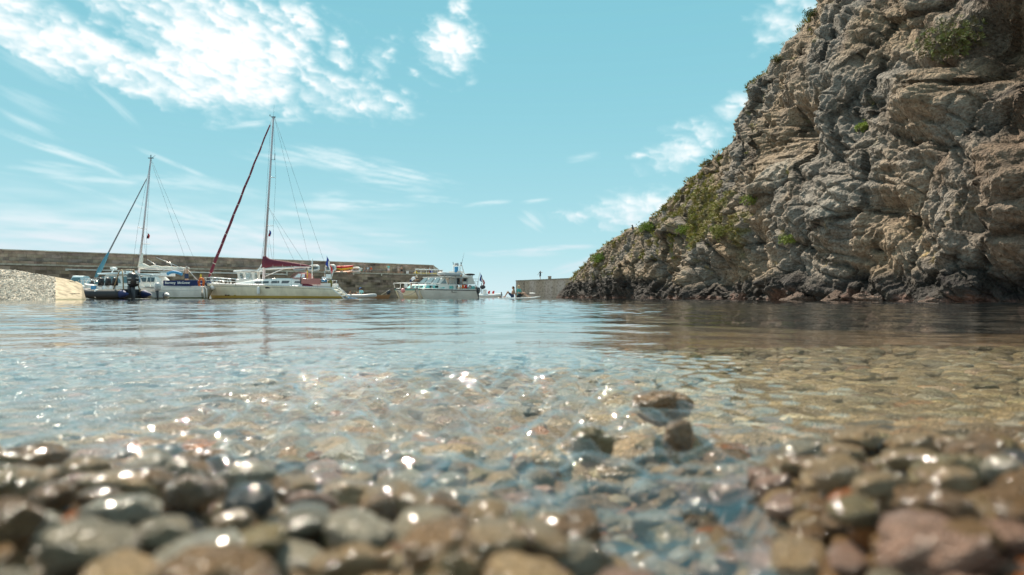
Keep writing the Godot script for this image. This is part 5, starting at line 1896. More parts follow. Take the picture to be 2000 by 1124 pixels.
func make_left_boats() -> void:
	# the dark rigid inflatable with the big black motor
	var D := 48.0
	var ox := at(216, 0, D).x
	var t := thing("rigid_inflatable", "dark navy rigid inflatable boat with black jockey seats and a big black outboard motor", "inflatable boat", Vector3(ox, 0, -D), -0.42)
	inflatable(t, 4.6, 1.7, 0.30, M.rubber, M.dark, M.navy, 0.34)
	var st := mb(true)
	loft(st, [_oval(Vector3(-1.7, 0.2, 0), 0.2, 0.2), _oval(Vector3(0, 0.0, 0), 1.9, 0.75), _oval(Vector3(0, -0.3, 0), 1.6, 0.3)])
	obj("keel", st, M.black, t)
	for k in [[0.35, 0.62], [-0.35, 0.55], [-1.1, 0.5]]:
		st = mb(true)
		loft(st, [_oval(Vector3(k[0], 0.45, 0.1), 0.2, 0.18), _oval(Vector3(k[0], 0.95, 0.1), 0.2, 0.18)])
		obj("seat_pod", st, M.white, t)
		st = mb(true)
		loft(st, [_oval(Vector3(k[0] + 0.16, 0.95, 0.1), 0.18, 0.20), _oval(Vector3(k[0] + 0.22, 1.45, 0.1), 0.12, 0.18), _oval(Vector3(k[0] + 0.22, 1.5, 0.1), 0.06, 0.12)])
		obj("seat_back", st, M.black, t)
	st = mb()
	box(st, Vector3(-1.4, 0.75, 0), Vector3(0.5, 0.4, 0.7))
	obj("cool_box", st, M.sky_blue, t)
	st = mb(true)
	for z in [0.62, -0.62]:
		path(st, [Vector3(1.05, 0.5, z), Vector3(1.55, 1.9, z * 0.85), Vector3(1.75, 2.02, z * 0.7)], 0.045, 6)
		path(st, [Vector3(2.15, 0.5, z), Vector3(1.75, 2.02, z * 0.7)], 0.045, 6)
	tube(st, Vector3(1.75, 2.02, 0.45), Vector3(1.75, 2.02, -0.45), 0.045)
	obj("roll_frame", st, mat(lin(0.30, 0.22, 0.13), 0.5), t)
	outboard(t, Vector3(2.3, 0.40, 0.1), 1.30, M.black)
	fender("white fender on the near side of the dark rigid inflatable", at(187.5, 574, 47.2), 0.62, 0.14)
	# the small one with the grey motor
	D = 50.0
	ox = at(297, 0, D).x
	t = thing("inflatable_tender", "small navy and white inflatable tender with a grey outboard motor", "inflatable boat", Vector3(ox, 0, -D), -0.75)
	inflatable(t, 2.1, 1.2, 0.22, M.navy, M.tube_grey, M.tube_grey, 0.26)
	var ob := outboard(t, Vector3(0.95, 0.32, 0.0), 0.8, M.tube_grey)
	# boat tops that show behind the slipway
	var p := at(153, 541, 84)
	t = thing("small_cuddy_boat", "pale blue and white boat roof just showing behind the slipway's end", "motor boat", Vector3(p.x, 0, -84))
	st = mb(true)
	hull_band(st, hull_fine([[-1.6, -1.4, 0.03, 0.02, 1.3, -0.1], [-0.4, -0.3, 0.9, 0.7, 1.15, -0.3], [1.6, 1.6, 0.95, 0.8, 1.0, -0.3]], 5), 0, 1)
	obj("hull", st, M.hull_white, t)
	st = mb()
	cabin(st, [[-0.9, 0.7, 0.5, 1.15, 1.9], [-0.4, 0.85, 0.7, 1.1, 2.75], [0.9, 0.85, 0.7, 1.0, 2.7], [1.05, 0.85, 0.75, 1.0, 2.0]])
	obj("cuddy", st, mat(lin(0.5, 0.62, 0.66), 0.5), t)
	window(t, "side_window", [Vector3(-0.5, 2.0, 0), Vector3(0.7, 2.0, 0), Vector3(0.6, 2.5, 0), Vector3(-0.3, 2.5, 0)], 0.84, 0.76, 0.03, M.glass_blue)
	D = 69.5
	p = at(186, 560, D)
	t = thing("white_runabout", "white open boat with a low rail between the slipway and the cruiser", "motor boat", Vector3(p.x, 0, -D))
	st = mb(true)
	var fine := hull_fine([[-1.9, -1.7, 0.03, 0.02, 1.35, -0.1], [-0.5, -0.4, 0.85, 0.7, 1.2, -0.3], [1.9, 1.9, 0.9, 0.75, 1.05, -0.3]], 5)
	hull_band(st, fine, 0, 1)
	obj("hull", st, M.hull_white, t)
	st = mb(true)
	hull_deck(st, fine)
	obj("deck", st, M.gel, t)
	for side in [1.0, -1.0]:
		rail(t, "rail", [Vector3(-1.7, 1.3, side * 0.2), Vector3(-1.6, 1.85, side * 0.25), Vector3(0.1, 1.8, side * 0.85), Vector3(1.7, 1.65, side * 0.85)], 0.03, M.steel)
		for x in [-1.0, -0.4, 0.2, 0.8, 1.4]:
			rail(t, "stanchion", [Vector3(x, 1.15, side * clampf(0.6 + x * 0.3, 0.4, 0.85)), Vector3(x + 0.12, 1.75, side * clampf(0.6 + x * 0.3, 0.4, 0.85))], 0.025, M.steel)
	st = mb()
	box(st, Vector3(0.2, 1.4, 0), Vector3(1.2, 0.5, 1.0))
	obj("console", st, M.dark, t)

# the white wheelhouse that shows behind the cream yacht's foredeck
func make_fishing_boat() -> void:
	var D := 74.0
	var p := at(484, 0, D)
	var t := thing("wheelhouse_boat", "white boat with an open square wheelhouse moored behind the cream yacht's foredeck", "motor boat", Vector3(p.x, 0, -D))
	var fine := hull_fine([[-4.6, -4.2, 0.03, 0.02, 1.75, -0.1], [-3.0, -2.8, 0.9, 0.6, 1.6, -0.4], [0.0, 0.0, 1.35, 1.2, 1.35, -0.5], [3.4, 3.3, 1.3, 1.1, 1.3, -0.3]], 6)
	var st := mb(true)
	hull_band(st, fine, 0, 0.75)
	obj("hull", st, M.hull_white, t)
	st = mb(true)
	hull_band(st, fine, 0.75, 1)
	obj("keel_paint", st, M.antifoul, t)
	st = mb(true)
	hull_deck(st, fine)
	obj("deck", st, M.gel, t)
	st = mb()
	box(st, Vector3(0.0, 1.72, 0), Vector3(1.9, 0.75, 1.7))
	obj("wheelhouse_base", st, M.gel, t)
	st = mb()
	for z in [0.8, -0.8]:
		for x in [[-0.98, -0.62, 0.2], [0.62, 0.84, 0.24]]:
			quad(st, Vector3(x[0], 2.85, z), Vector3(x[0] + x[2], 2.85, z), Vector3(x[1] + x[2], 2.05, z), Vector3(x[1], 2.05, z))
			box(st, Vector3((x[0] + x[1]) / 2 + x[2] / 2, 2.45, z), Vector3(x[2], 0.85, 0.12))
	obj("wheelhouse_pillar", st, M.gel, t)
	for z in [0.78, -0.78]:
		st = mb()
		box(st, Vector3(0.03, 2.45, z), Vector3(1.25, 0.7, 0.03))
		obj("window_pane", st, M.clear, t)
	st = mb(true)
	loft(st, [[Vector3(-1.25, 2.82, 0.9), Vector3(-1.25, 3.0, 0.85), Vector3(-1.25, 3.0, -0.85), Vector3(-1.25, 2.82, -0.9)], [Vector3(0, 2.86, 1.0), Vector3(0, 3.08, 0.95), Vector3(0, 3.08, -0.95), Vector3(0, 2.86, -1.0)], [Vector3(1.2, 2.86, 0.95), Vector3(1.2, 3.06, 0.9), Vector3(1.2, 3.06, -0.9), Vector3(1.2, 2.86, -0.95)]])
	obj("roof", st, M.white, t)
	st = mb(true)
	tube(st, Vector3(1.0, 2.9, 0), Vector3(1.65, 3.95, 0), 0.07)
	tube(st, Vector3(1.05, 3.05, 0), Vector3(1.6, 3.2, 0), 0.12)
	obj("folded_gantry", st, M.white, t)
	for side in [1.0, -1.0]:
		rail(t, "bow_rail", [Vector3(-1.4, 1.5, side * 1.1), Vector3(-1.6, 2.1, side * 1.05), Vector3(-4.0, 2.3, side * 0.35), Vector3(-4.2, 1.7, side * 0.2)], 0.035, M.steel)
		rail(t, "bow_rail", [Vector3(-1.5, 1.8, side * 1.1), Vector3(-4.1, 2.0, side * 0.35)], 0.025, M.steel)
		for x in [-2.2, -3.0, -3.6]:
			rail(t, "stanchion", [Vector3(x, 1.55, side * (1.6 + x * 0.3)), Vector3(x - 0.1, 2.2, side * (1.55 + x * 0.3))], 0.025, M.steel)

# ---------------------------------------------------------------- the catamaran, seen on its quarter bow
func make_catamaran() -> void:
	var D := 76.0
	var yaw := deg_to_rad(45)
	# the near bow shows at x = 818
	var bow := at(819, 0, D)
	var t := thing("motor_catamaran", "motor catamaran, front painted sunlit cream and sides shaded grey, teal stripes, bow to the left", "catamaran", Vector3(bow.x, 0, -D), yaw)
	# local axes: +x runs aft along the near side, -z across to the far side; the near bow is at the origin
	var L := 9.0
	var B := 5.0
	for far_side in [0, 1]:
		var h := Node3D.new()
		h.name = "float"
		h.position = Vector3(0, 0, -0.75 - far_side * (B - 1.5))
		t.add_child(h, true)
		var fine := hull_fine([[-0.12, 0.45, 0.06, 0.04, 1.12, -0.1], [0.5, 0.9, 0.5, 0.32, 1.10, -0.3], [2.0, 2.1, 0.75, 0.6, 1.06, -0.4], [5.5, 5.5, 0.75, 0.65, 1.02, -0.4], [8.2, 8.3, 0.75, 0.65, 1.0, -0.3], [8.4, 9.0, 0.74, 0.6, 0.98, -0.2]], 6)
		var st := mb(true)
		hull_band(st, fine, 0.0, 0.75)
		obj("hull", st, M.hull_grey, h)  # grey carries the shade of the hull sides, painted in
		st = mb(true)
		hull_band(st, fine, 0.75, 1.0)
		obj("keel_paint", st, M.antifoul, h)
		for side in [-1.0, 1.0]:
			st = mb(true)
			hull_band(st, fine, 0.015, 0.085, 0.02, 1, false, [side])
			obj("rubbing_strake", st, M.dark, h)
		st = mb(true)
		hull_deck(st, fine)
		obj("deck", st, M.gel, h)
	# the bridge between the bows: a wide front, sunlight painted in as cream, with a teal band
	var st := mb(true)
	var front := []
	for i in 9:
		var z := -0.2 - i * (B - 0.4) / 8
		var s := 0.35 * pow(absf(i - 4) / 4.0, 2.0)
		front.append([Vector3(0.42 - s, 1.10, z), Vector3(0.50 - s, 0.92, z), Vector3(0.62 - s * 0.8, 0.5, z), Vector3(0.86 - s * 0.5, -0.05, z), Vector3(3.0, -0.08, z)])
	loft(st, front, false, false)
	obj("bow_front", st, mat(lin(0.72, 0.66, 0.50), 0.3), t)
	st = mb(true)
	front = []
	for i in 9:
		var z := -0.2 - i * (B - 0.4) / 8
		var s := 0.35 * pow(absf(i - 4) / 4.0, 2.0)
		front.append([Vector3(0.40 - s, 1.06, z), Vector3(0.475 - s, 0.90, z)])
	loft(st, front, false, false)
	obj("bow_stripe", st, M.teal, t)
	st = mb(true)
	path(st, [Vector3(-0.1, 1.10, -0.2), Vector3(0.32, 1.10, -1.2), Vector3(0.40, 1.10, -B / 2), Vector3(0.32, 1.10, -B + 1.2), Vector3(-0.1, 1.12, -B + 0.2)], 0.06, 6)
	obj("bow_strake", st, M.dark, t)
	st = mb()
	box(st, Vector3(4.6, 1.02, -B / 2), Vector3(8.2, 0.12, B - 0.3))
	obj("bridge_deck", st, M.gel, t)
	# the low fore cabin
	st = mb()
	loft(st, [[Vector3(1.2, 1.08, -0.75), Vector3(1.75, 1.62, -1.0), Vector3(1.75, 1.62, -B + 1.0), Vector3(1.2, 1.08, -B + 0.75)], [Vector3(4.2, 1.08, -0.55), Vector3(4.2, 1.72, -0.8), Vector3(4.2, 1.72, -B + 0.8), Vector3(4.2, 1.08, -B + 0.55)]])
	obj("fore_cabin", st, M.gel, t)
	st = mb()
	quad(st, Vector3(1.26, 1.16, -0.85), Vector3(1.62, 1.50, -1.02), Vector3(1.62, 1.50, -B + 1.02), Vector3(1.26, 1.16, -B + 0.85))
	quad(st, Vector3(1.45, 1.16, -0.755), Vector3(4.1, 1.16, -0.56), Vector3(4.1, 1.48, -0.68), Vector3(1.75, 1.48, -0.90))
	obj("cabin_stripe", st, M.teal, t)
	for z in [-1.5, -2.35, -3.1]:
		st = mb()
		box(st, Vector3(1.42, 1.34, z), Vector3(0.08, 0.2, 0.42), Basis(Vector3.BACK, -0.8))
		obj("cabin_port", st, M.glass, t)
	for x in [2.2, 3.0, 3.7]:
		st = mb()
		box(st, Vector3(x, 1.33, -0.68), Vector3(0.42, 0.18, 0.1))
		obj("cabin_port", st, M.glass, t)
	# wheelhouse: raked windscreens in front, panes along the side
	var z0 := -0.62
	var z1 := -B + 0.62
	st = mb()
	loft(st, [[Vector3(3.05, 1.6, z0), Vector3(3.95, 2.45, z0 - 0.2), Vector3(3.95, 2.45, z1 + 0.2), Vector3(3.05, 1.6, z1)], [Vector3(3.2, 1.6, z0), Vector3(4.1, 2.45, z0 - 0.2), Vector3(4.1, 2.45, z1 + 0.2), Vector3(3.2, 1.6, z1)]])
	obj("windscreen_frame", st, M.gel, t)
	for k in 3:
		var a := lerpf(z0, z1, k / 3.0) - 0.12
		var b := lerpf(z0, z1, (k + 1) / 3.0) + 0.12
		st = mb()
		quad(st, Vector3(3.09, 1.72, a), Vector3(3.09, 1.72, b), Vector3(3.80, 2.38, b + (0.1 if k < 2 else 0.2)), Vector3(3.80, 2.38, a - (0.2 if k == 0 else 0.0)))
		quad(st, Vector3(3.06, 1.74, a), Vector3(3.06, 1.74, b), Vector3(3.77, 2.40, b + (0.1 if k < 2 else 0.2)), Vector3(3.77, 2.40, a - (0.2 if k == 0 else 0.0)))
		obj("windscreen", st, M.glass_blue, t)
	st = mb()
	quad(st, Vector3(3.1, 1.6, z0 + 0.01), Vector3(4.6, 1.6, z0 + 0.01), Vector3(4.4, 2.45, z0 - 0.18), Vector3(3.95, 2.45, z0 - 0.18))
	box(st, Vector3(4.5, 1.35, z0 - 0.06), Vector3(2.6, 0.55, 0.12))
	obj("wheelhouse_side", st, M.gel, t)
	window(t, "side_window", [Vector3(3.55, 1.72, 0), Vector3(4.4, 1.72, 0), Vector3(4.3, 2.3, 0)], z0 + 0.02, z0 - 0.13, 0.03, M.glass_blue)
	st = mb()
	box(st, Vector3(5.9, 2.5, -B / 2), Vector3(4.0, 0.10, B - 1.0))
	obj("roof", st, M.hull_grey, t)
	for x in [4.95, 5.95, 7.7]:
		st = mb()
		box(st, Vector3(x, 1.8, z0 - 0.1), Vector3(0.12, 1.4, 0.1))
		obj("roof_pillar", st, M.tube_grey, t)
	for z in [z0 - 0.14, z1 + 0.14]:
		st = mb()
		box(st, Vector3(5.45, 1.9, z), Vector3(0.85, 1.0, 0.03))
		obj("awning_pane", st, M.clear, t)
		st = mb()
		box(st, Vector3(6.85, 2.0, z), Vector3(1.5, 0.75, 0.03))
		obj("awning_pane", st, M.glass, t)
	st = mb()
	box(st, Vector3(5.4, 1.35, -1.4), Vector3(0.7, 0.7, 0.7))
	box(st, Vector3(6.6, 1.3, -2.4), Vector3(1.2, 0.5, 1.0))
	obj("helm_seat", st, M.dark, t)
	# upper steering box with its panels
	st = mb()
	loft(st, [[Vector3(6.7, 1.7, -0.7), Vector3(7.0, 2.75, -0.85), Vector3(7.0, 2.75, -B + 0.85), Vector3(6.7, 1.7, -B + 0.7)], [Vector3(9.0, 1.7, -0.7), Vector3(8.6, 2.70, -0.85), Vector3(8.6, 2.70, -B + 0.85), Vector3(9.0, 1.7, -B + 0.7)]])
	obj("flybridge", st, M.hull_grey, t)
	for y in [2.05, 2.4]:
		st = mb()
		box(st, Vector3(7.85, y, -0.745 - (y - 1.7) * 0.14), Vector3(1.7, 0.02, 0.04))
		obj("panel_seam", st, M.tube_grey, t)
	st = mb()
	box(st, Vector3(7.4, 3.0, -B / 2), Vector3(0.9, 0.55, 1.6))
	obj("flybridge_console", st, M.gel, t)
	# radar arch
	st = mb(true)
	for z in [-1.4, -2.6]:
		path(st, [Vector3(7.1, 2.75, z), Vector3(7.15, 4.0, z)], 0.07, 7)
		path(st, [Vector3(7.9, 2.75, z), Vector3(7.4, 4.0, z)], 0.06, 7)
	tube(st, Vector3(7.25, 3.98, -1.3), Vector3(7.25, 3.98, -2.7), 0.10)
	obj("radar_arch", st, M.white, t)
	st = mb(true)
	tube(st, Vector3(7.1, 4.02, -2.0), Vector3(7.1, 4.25, -2.0), 0.28, 0.24, 12)
	obj("radar_dome", st, M.tube_grey, t)
	st = mb()
	box(st, Vector3(7.0, 3.45, -1.9), Vector3(0.3, 0.7, 0.35))
	obj("rolled_cover", st, M.sky_blue, t)
	st = mb(true)
	tube(st, Vector3(7.3, 3.9, -1.35), Vector3(7.75, 5.5, -1.35), 0.022, 0.01)
	tube(st, Vector3(7.3, 3.9, -1.35), Vector3(7.25, 4.35, -1.35), 0.05)
	tube(st, Vector3(7.2, 3.9, -2.65), Vector3(7.1, 4.4, -2.65), 0.04)
	obj("aerial", st, M.dark, t)
	st = mb(true)
	tube(st, Vector3(6.1, 2.5, -1.0), Vector3(6.12, 3.05, -1.0), 0.09)
	obj("exhaust_stack", st, M.wood, t)
	# rails
	for z in [-0.15, -B + 0.15]:
		rail(t, "bow_rail", [Vector3(0.15, 1.12, z), Vector3(-0.05, 1.75, z), Vector3(1.2, 1.78, z), Vector3(3.0, 1.66, z - 0.1 * signf(z + 1))], 0.035, M.white)
		rail(t, "bow_rail", [Vector3(0.9, 1.1, z), Vector3(0.9, 1.76, z)], 0.03, M.white)
		rail(t, "bow_rail", [Vector3(1.9, 1.1, z), Vector3(1.9, 1.7, z)], 0.03, M.white)
		rail(t, "side_rail", [Vector3(4.9, 1.05, z), Vector3(4.95, 1.6, z), Vector3(8.6, 1.55, z), Vector3(8.65, 1.0, z)], 0.03, M.steel)
		for x in [6.0, 7.2]:
			rail(t, "side_rail", [Vector3(x, 1.02, z), Vector3(x, 1.58, z)], 0.022, M.steel)
	rail(t, "bow_rail", [Vector3(-0.05, 1.75, -0.15), Vector3(0.3, 1.78, -1.5), Vector3(0.3, 1.78, -B + 1.5), Vector3(-0.05, 1.75, -B + 0.15)], 0.035, M.white)
	for z in [-1.2, -2.1, -3.1]:
		rail(t, "bow_rail", [Vector3(0.35, 1.1, z), Vector3(0.28, 1.77, z)], 0.03, M.white)
	st = mb()
	box(st, Vector3(0.35, 1.45, -3.0), Vector3(0.08, 0.45, 0.5))
	obj("bow_board", st, M.white, t)
	for k in [[8.8, 2.0], [9.2, 2.0], [9.2, 1.7]]:
		rail(t, "stern_rail", [Vector3(k[0], 1.1, -0.5), Vector3(k[0] + 0.2, k[1] + 0.35, -0.6), Vector3(k[0] + 0.2, k[1] + 0.35, -B + 0.6), Vector3(k[0], 1.1, -B + 0.5)], 0.025, M.steel)
	st = mb()
	box(st, Vector3(8.95, 1.25, -B / 2), Vector3(0.5, 0.35, B - 1.2))
	obj("stern_box", st, M.gel, t)
	st = mb()
	box(st, Vector3(8.3, 1.3, -0.56), Vector3(0.9, 0.35, 0.04))
	box(st, Vector3(5.1, 1.28, -0.54), Vector3(0.6, 0.3, 0.04))
	obj("cabin_stripe", st, M.teal, t)
	st = mb()
	box(st, Vector3(8.0, 1.36, -0.53), Vector3(0.45, 0.2, 0.04))
	obj("cabin_port", st, M.glass, t)
	# a dark flowing mark on the near side
	st = mb()
	path(st, [Vector3(4.55, 0.66, 0.012), Vector3(4.7, 0.84, 0.012), Vector3(4.86, 0.80, 0.012), Vector3(4.72, 0.70, 0.012), Vector3(4.95, 0.68, 0.012), Vector3(5.5, 0.71, 0.012)], 0.018, 5)
	obj("hull_mark", st, M.dark, t)
	outboard(t, Vector3(9.12, 0.3, -0.40), 0.95, M.dark)
	outboard(t, Vector3(9.05, 0.25, -B + 0.75), 0.95, M.dark)
	var basis := Basis(Vector3.UP, yaw)
	var O := Vector3(bow.x, 0, -D)
	var on := func(v: Vector3) -> Vector3: return O + basis * v
	# things carried on it
	var rd := thing("upturned_dinghy", "grey inflatable dinghy lying upside down on the catamaran's roof", "inflatable boat", on.call(Vector3(5.6, 2.62, -1.7)), yaw)
	inflatable(rd, 2.6, 1.3, 0.2, M.tube_grey, M.tube_grey, M.tube_grey, 0.22)
	var st2 := mb()
	box(st2, Vector3(0.1, 0.36, 0), Vector3(2.0, 0.06, 1.2))
	obj("bottom", st2, mat(lin(0.12, 0.16, 0.17), 0.6), rd)
	var kb := thing("seat_stack", "dark folded seats strapped on posts above the catamaran's stern", "folded seats", on.call(Vector3(8.9, 2.72, -1.6)), yaw)
	st2 = mb(true)
	ball(st2, Vector3(0, 0.18, 0), Vector3(0.75, 0.14, 0.5))
	obj("cushion", st2, M.rubber, kb)
	for x in [-0.4, 0.0, 0.4]:
		st2 = mb()
		tube(st2, Vector3(x, 0.12, 0.1), Vector3(x * 0.8, -0.12, 0.1), 0.04)
		obj("post", st2, M.steel, kb)
	for k in [[6.55, M.orange, "orange towel drying on the catamaran's side rail"], [6.95, M.red, "red towel drying on the catamaran's side rail"], [7.6, M.tube_grey, "grey striped towel drying on the catamaran's side rail"]]:
		var tw := thing("towel", k[2], "towel", on.call(Vector3(k[0], 1.57, -0.11)), yaw, "towels on the catamaran's rail")
		st2 = mb(true)
		var rows := []
		for i in 8:
			var f := i / 7.0
			rows.append([Vector3(-0.19, 0.03 - 0.4 * f, 0.03 * sin(f * 6)), Vector3(-0.06, 0.03 - 0.42 * f, 0.05 * sin(f * 5 + 1)), Vector3(0.06, 0.03 - 0.4 * f, 0.05 * sin(f * 4)), Vector3(0.19, 0.03 - 0.41 * f, 0.03 * sin(f * 6 + 2))])
		loft(st2, rows, false, false)
		obj("cloth", st2, k[1], tw)
	fender("pink ball buoy hanging from the catamaran's bow", at(787, 568, 76.6), 0.1, 0.24, mat(lin(0.75, 0.28, 0.28), 0.5))
	flag("ensign_flag", "red, white and blue ensign hanging from the catamaran's stern staff", at(937.5, 534, 70.5), 1.1, 0.75, [M.blue, M.white, M.red], 0.9, 1.7)
	# mooring ropes
	var rp := thing("mooring_rope", "pale mooring rope running down to the water ahead of the catamaran's bow", "rope", Vector3.ZERO)
	st2 = mb(true)
	path(st2, arc(at(761, 566, 76.4), at(748, 575, 77), at(735, 581.8, 78)), 0.035, 5)
	obj("rope", st2, M.rope, rp)
	rp = thing("mooring_rope", "dark rope hanging in a loop across the catamaran's front", "rope", Vector3.ZERO)
	st2 = mb(true)
	path(st2, arc(at(773, 565.5, 77.8), at(794, 588, 76.3), at(816, 566, 75.6), 12), 0.025, 5)
	obj("rope", st2, M.dark, rp)

# ---------------------------------------------------------------- small craft and quay clutter
func make_small_craft() -> void:
	# the tender with two people at the yacht's stern
	var D := 71.0
	var p := at(706, 0, D)
	var t := thing("grey_dinghy", "pale grey inflatable dinghy carrying two people behind the cream yacht's stern", "inflatable boat", Vector3(p.x, 0, -D), PI - 0.25)
	inflatable(t, 2.9, 1.3, 0.2, M.tube_grey, M.wood, M.rubber, 0.22)
	p = at(739, 0, 73)
	t = thing("wooden_dinghy", "small brown dinghy with a raised dark outboard motor, just ahead of the catamaran", "dinghy", Vector3(p.x, 0, -73.0), PI)
	var st := mb(true)
	var fine := hull_fine([[-1.3, -1.1, 0.03, 0.02, 0.42, -0.05], [-0.5, -0.4, 0.5, 0.35, 0.36, -0.12], [1.1, 1.0, 0.55, 0.4, 0.36, -0.1]], 5)
	hull_band(st, fine, 0, 1)
	obj("hull", st, M.wood, t)
	st = mb()
	for x in [-0.3, 0.5]:
		box(st, Vector3(x, 0.28, 0), Vector3(0.25, 0.04, 0.9))
	obj("thwart", st, M.wood, t)
	var ob := outboard(t, Vector3(-0.9, 0.25, 0), 0.62, M.dark)
	ob.rotation.z = 0.5
	p = at(664, 0, 73)
	# a rigid inflatable lying beyond the catamaran's stern
	D = 96.0
	p = at(955, 0, D)
	t = thing("far_rigid_inflatable", "white and black rigid inflatable boat beyond the catamaran's outboard motor", "inflatable boat", Vector3(p.x, 0, -D), PI)
	inflatable(t, 3.0, 1.4, 0.26, M.tube_white, M.dark, M.rubber, 0.3)
	st = mb()
	box(st, Vector3(0.6, 0.9, 0), Vector3(0.5, 0.6, 0.7))
	obj("console", st, M.white, t)
	st = mb(true)
	tube(st, Vector3(1.0, 0.6, 0), Vector3(1.05, 2.1, 0), 0.05)
	ball(st, Vector3(0.9, 1.55, 0.2), Vector3(0.4, 0.3, 0.2))
	obj("light_mast", st, M.dark, t)
	for x in [[-0.6, "forward"], [0.0, "after"]]:
		var jk := thing("life_jacket", "red life jacket lying on the %s part of the far inflatable boat" % x[1], "life jacket", Vector3(p.x - x[0], 0.62, -D + 0.2))
		st = mb(true)
		ball(st, Vector3(0, 0.16, 0), Vector3(0.16, 0.22, 0.14))
		ball(st, Vector3(0.1, 0.3, 0), Vector3(0.09, 0.12, 0.1))
		obj("body", st, M.red, jk)
	# boards
	p = at(1014, 0, 52)
	t = thing("paddle_board", "white stand-up paddle board with a pink tail carrying two seated people", "paddle board", Vector3(p.x, 0.0, -52.0), 0.06)
	st = mb(true)
	var rings := []
	for i in 15:
		var f := i / 14.0 * 2 - 1
		var w := 0.40 * pow(maxf(0.0, 1 - pow(absf(f), 3.2)), 0.5) + 0.01
		rings.append([Vector3(f * 1.62, 0.03 + 0.10 * pow(maxf(f, 0), 3), w), Vector3(f * 1.62, 0.11 + 0.10 * pow(maxf(f, 0), 3), w * 0.9), Vector3(f * 1.62, 0.12 + 0.10 * pow(maxf(f, 0), 3), -w * 0.9), Vector3(f * 1.62, 0.03 + 0.10 * pow(maxf(f, 0), 3), -w)])
	loft(st, rings)
	obj("board", st, M.white, t)
	st = mb()
	box(st, Vector3(-1.2, 0.125, 0), Vector3(0.7, 0.015, 0.5))
	obj("tail_pad", st, mat(lin(0.55, 0.2, 0.15), 0.8), t)
	t = thing("paddle", "white bladed paddle held across the paddle board by the woman", "paddle", at(1022, 575.5, 51.8))
	st = mb(true)
	tube(st, Vector3(-0.8, 0.05, 0.1), Vector3(0.5, 0.08, -0.1), 0.016)
	obj("shaft", st, M.dark, t)
	st = mb(true)
	ball(st, Vector3(0.68, 0.09, -0.12), Vector3(0.24, 0.045, 0.1))
	obj("blade", st, M.white, t)
	p = at(979, 0, 118)
	t = thing("far_paddle_board", "pale board with one dark seated paddler far out in the harbour mouth", "paddle board", Vector3(p.x, 0, -118.0))
	st = mb(true)
	rings = []
	for i in 9:
		var f := i / 8.0 * 2 - 1
		var w := 0.36 * pow(maxf(0.0, 1 - pow(absf(f), 3.0)), 0.5) + 0.01
		rings.append([Vector3(f * 1.5, 0.02, w), Vector3(f * 1.5, 0.12, w * 0.9), Vector3(f * 1.5, 0.12, -w * 0.9), Vector3(f * 1.5, 0.02, -w)])
	loft(st, rings)
	obj("board", st, M.white, t)

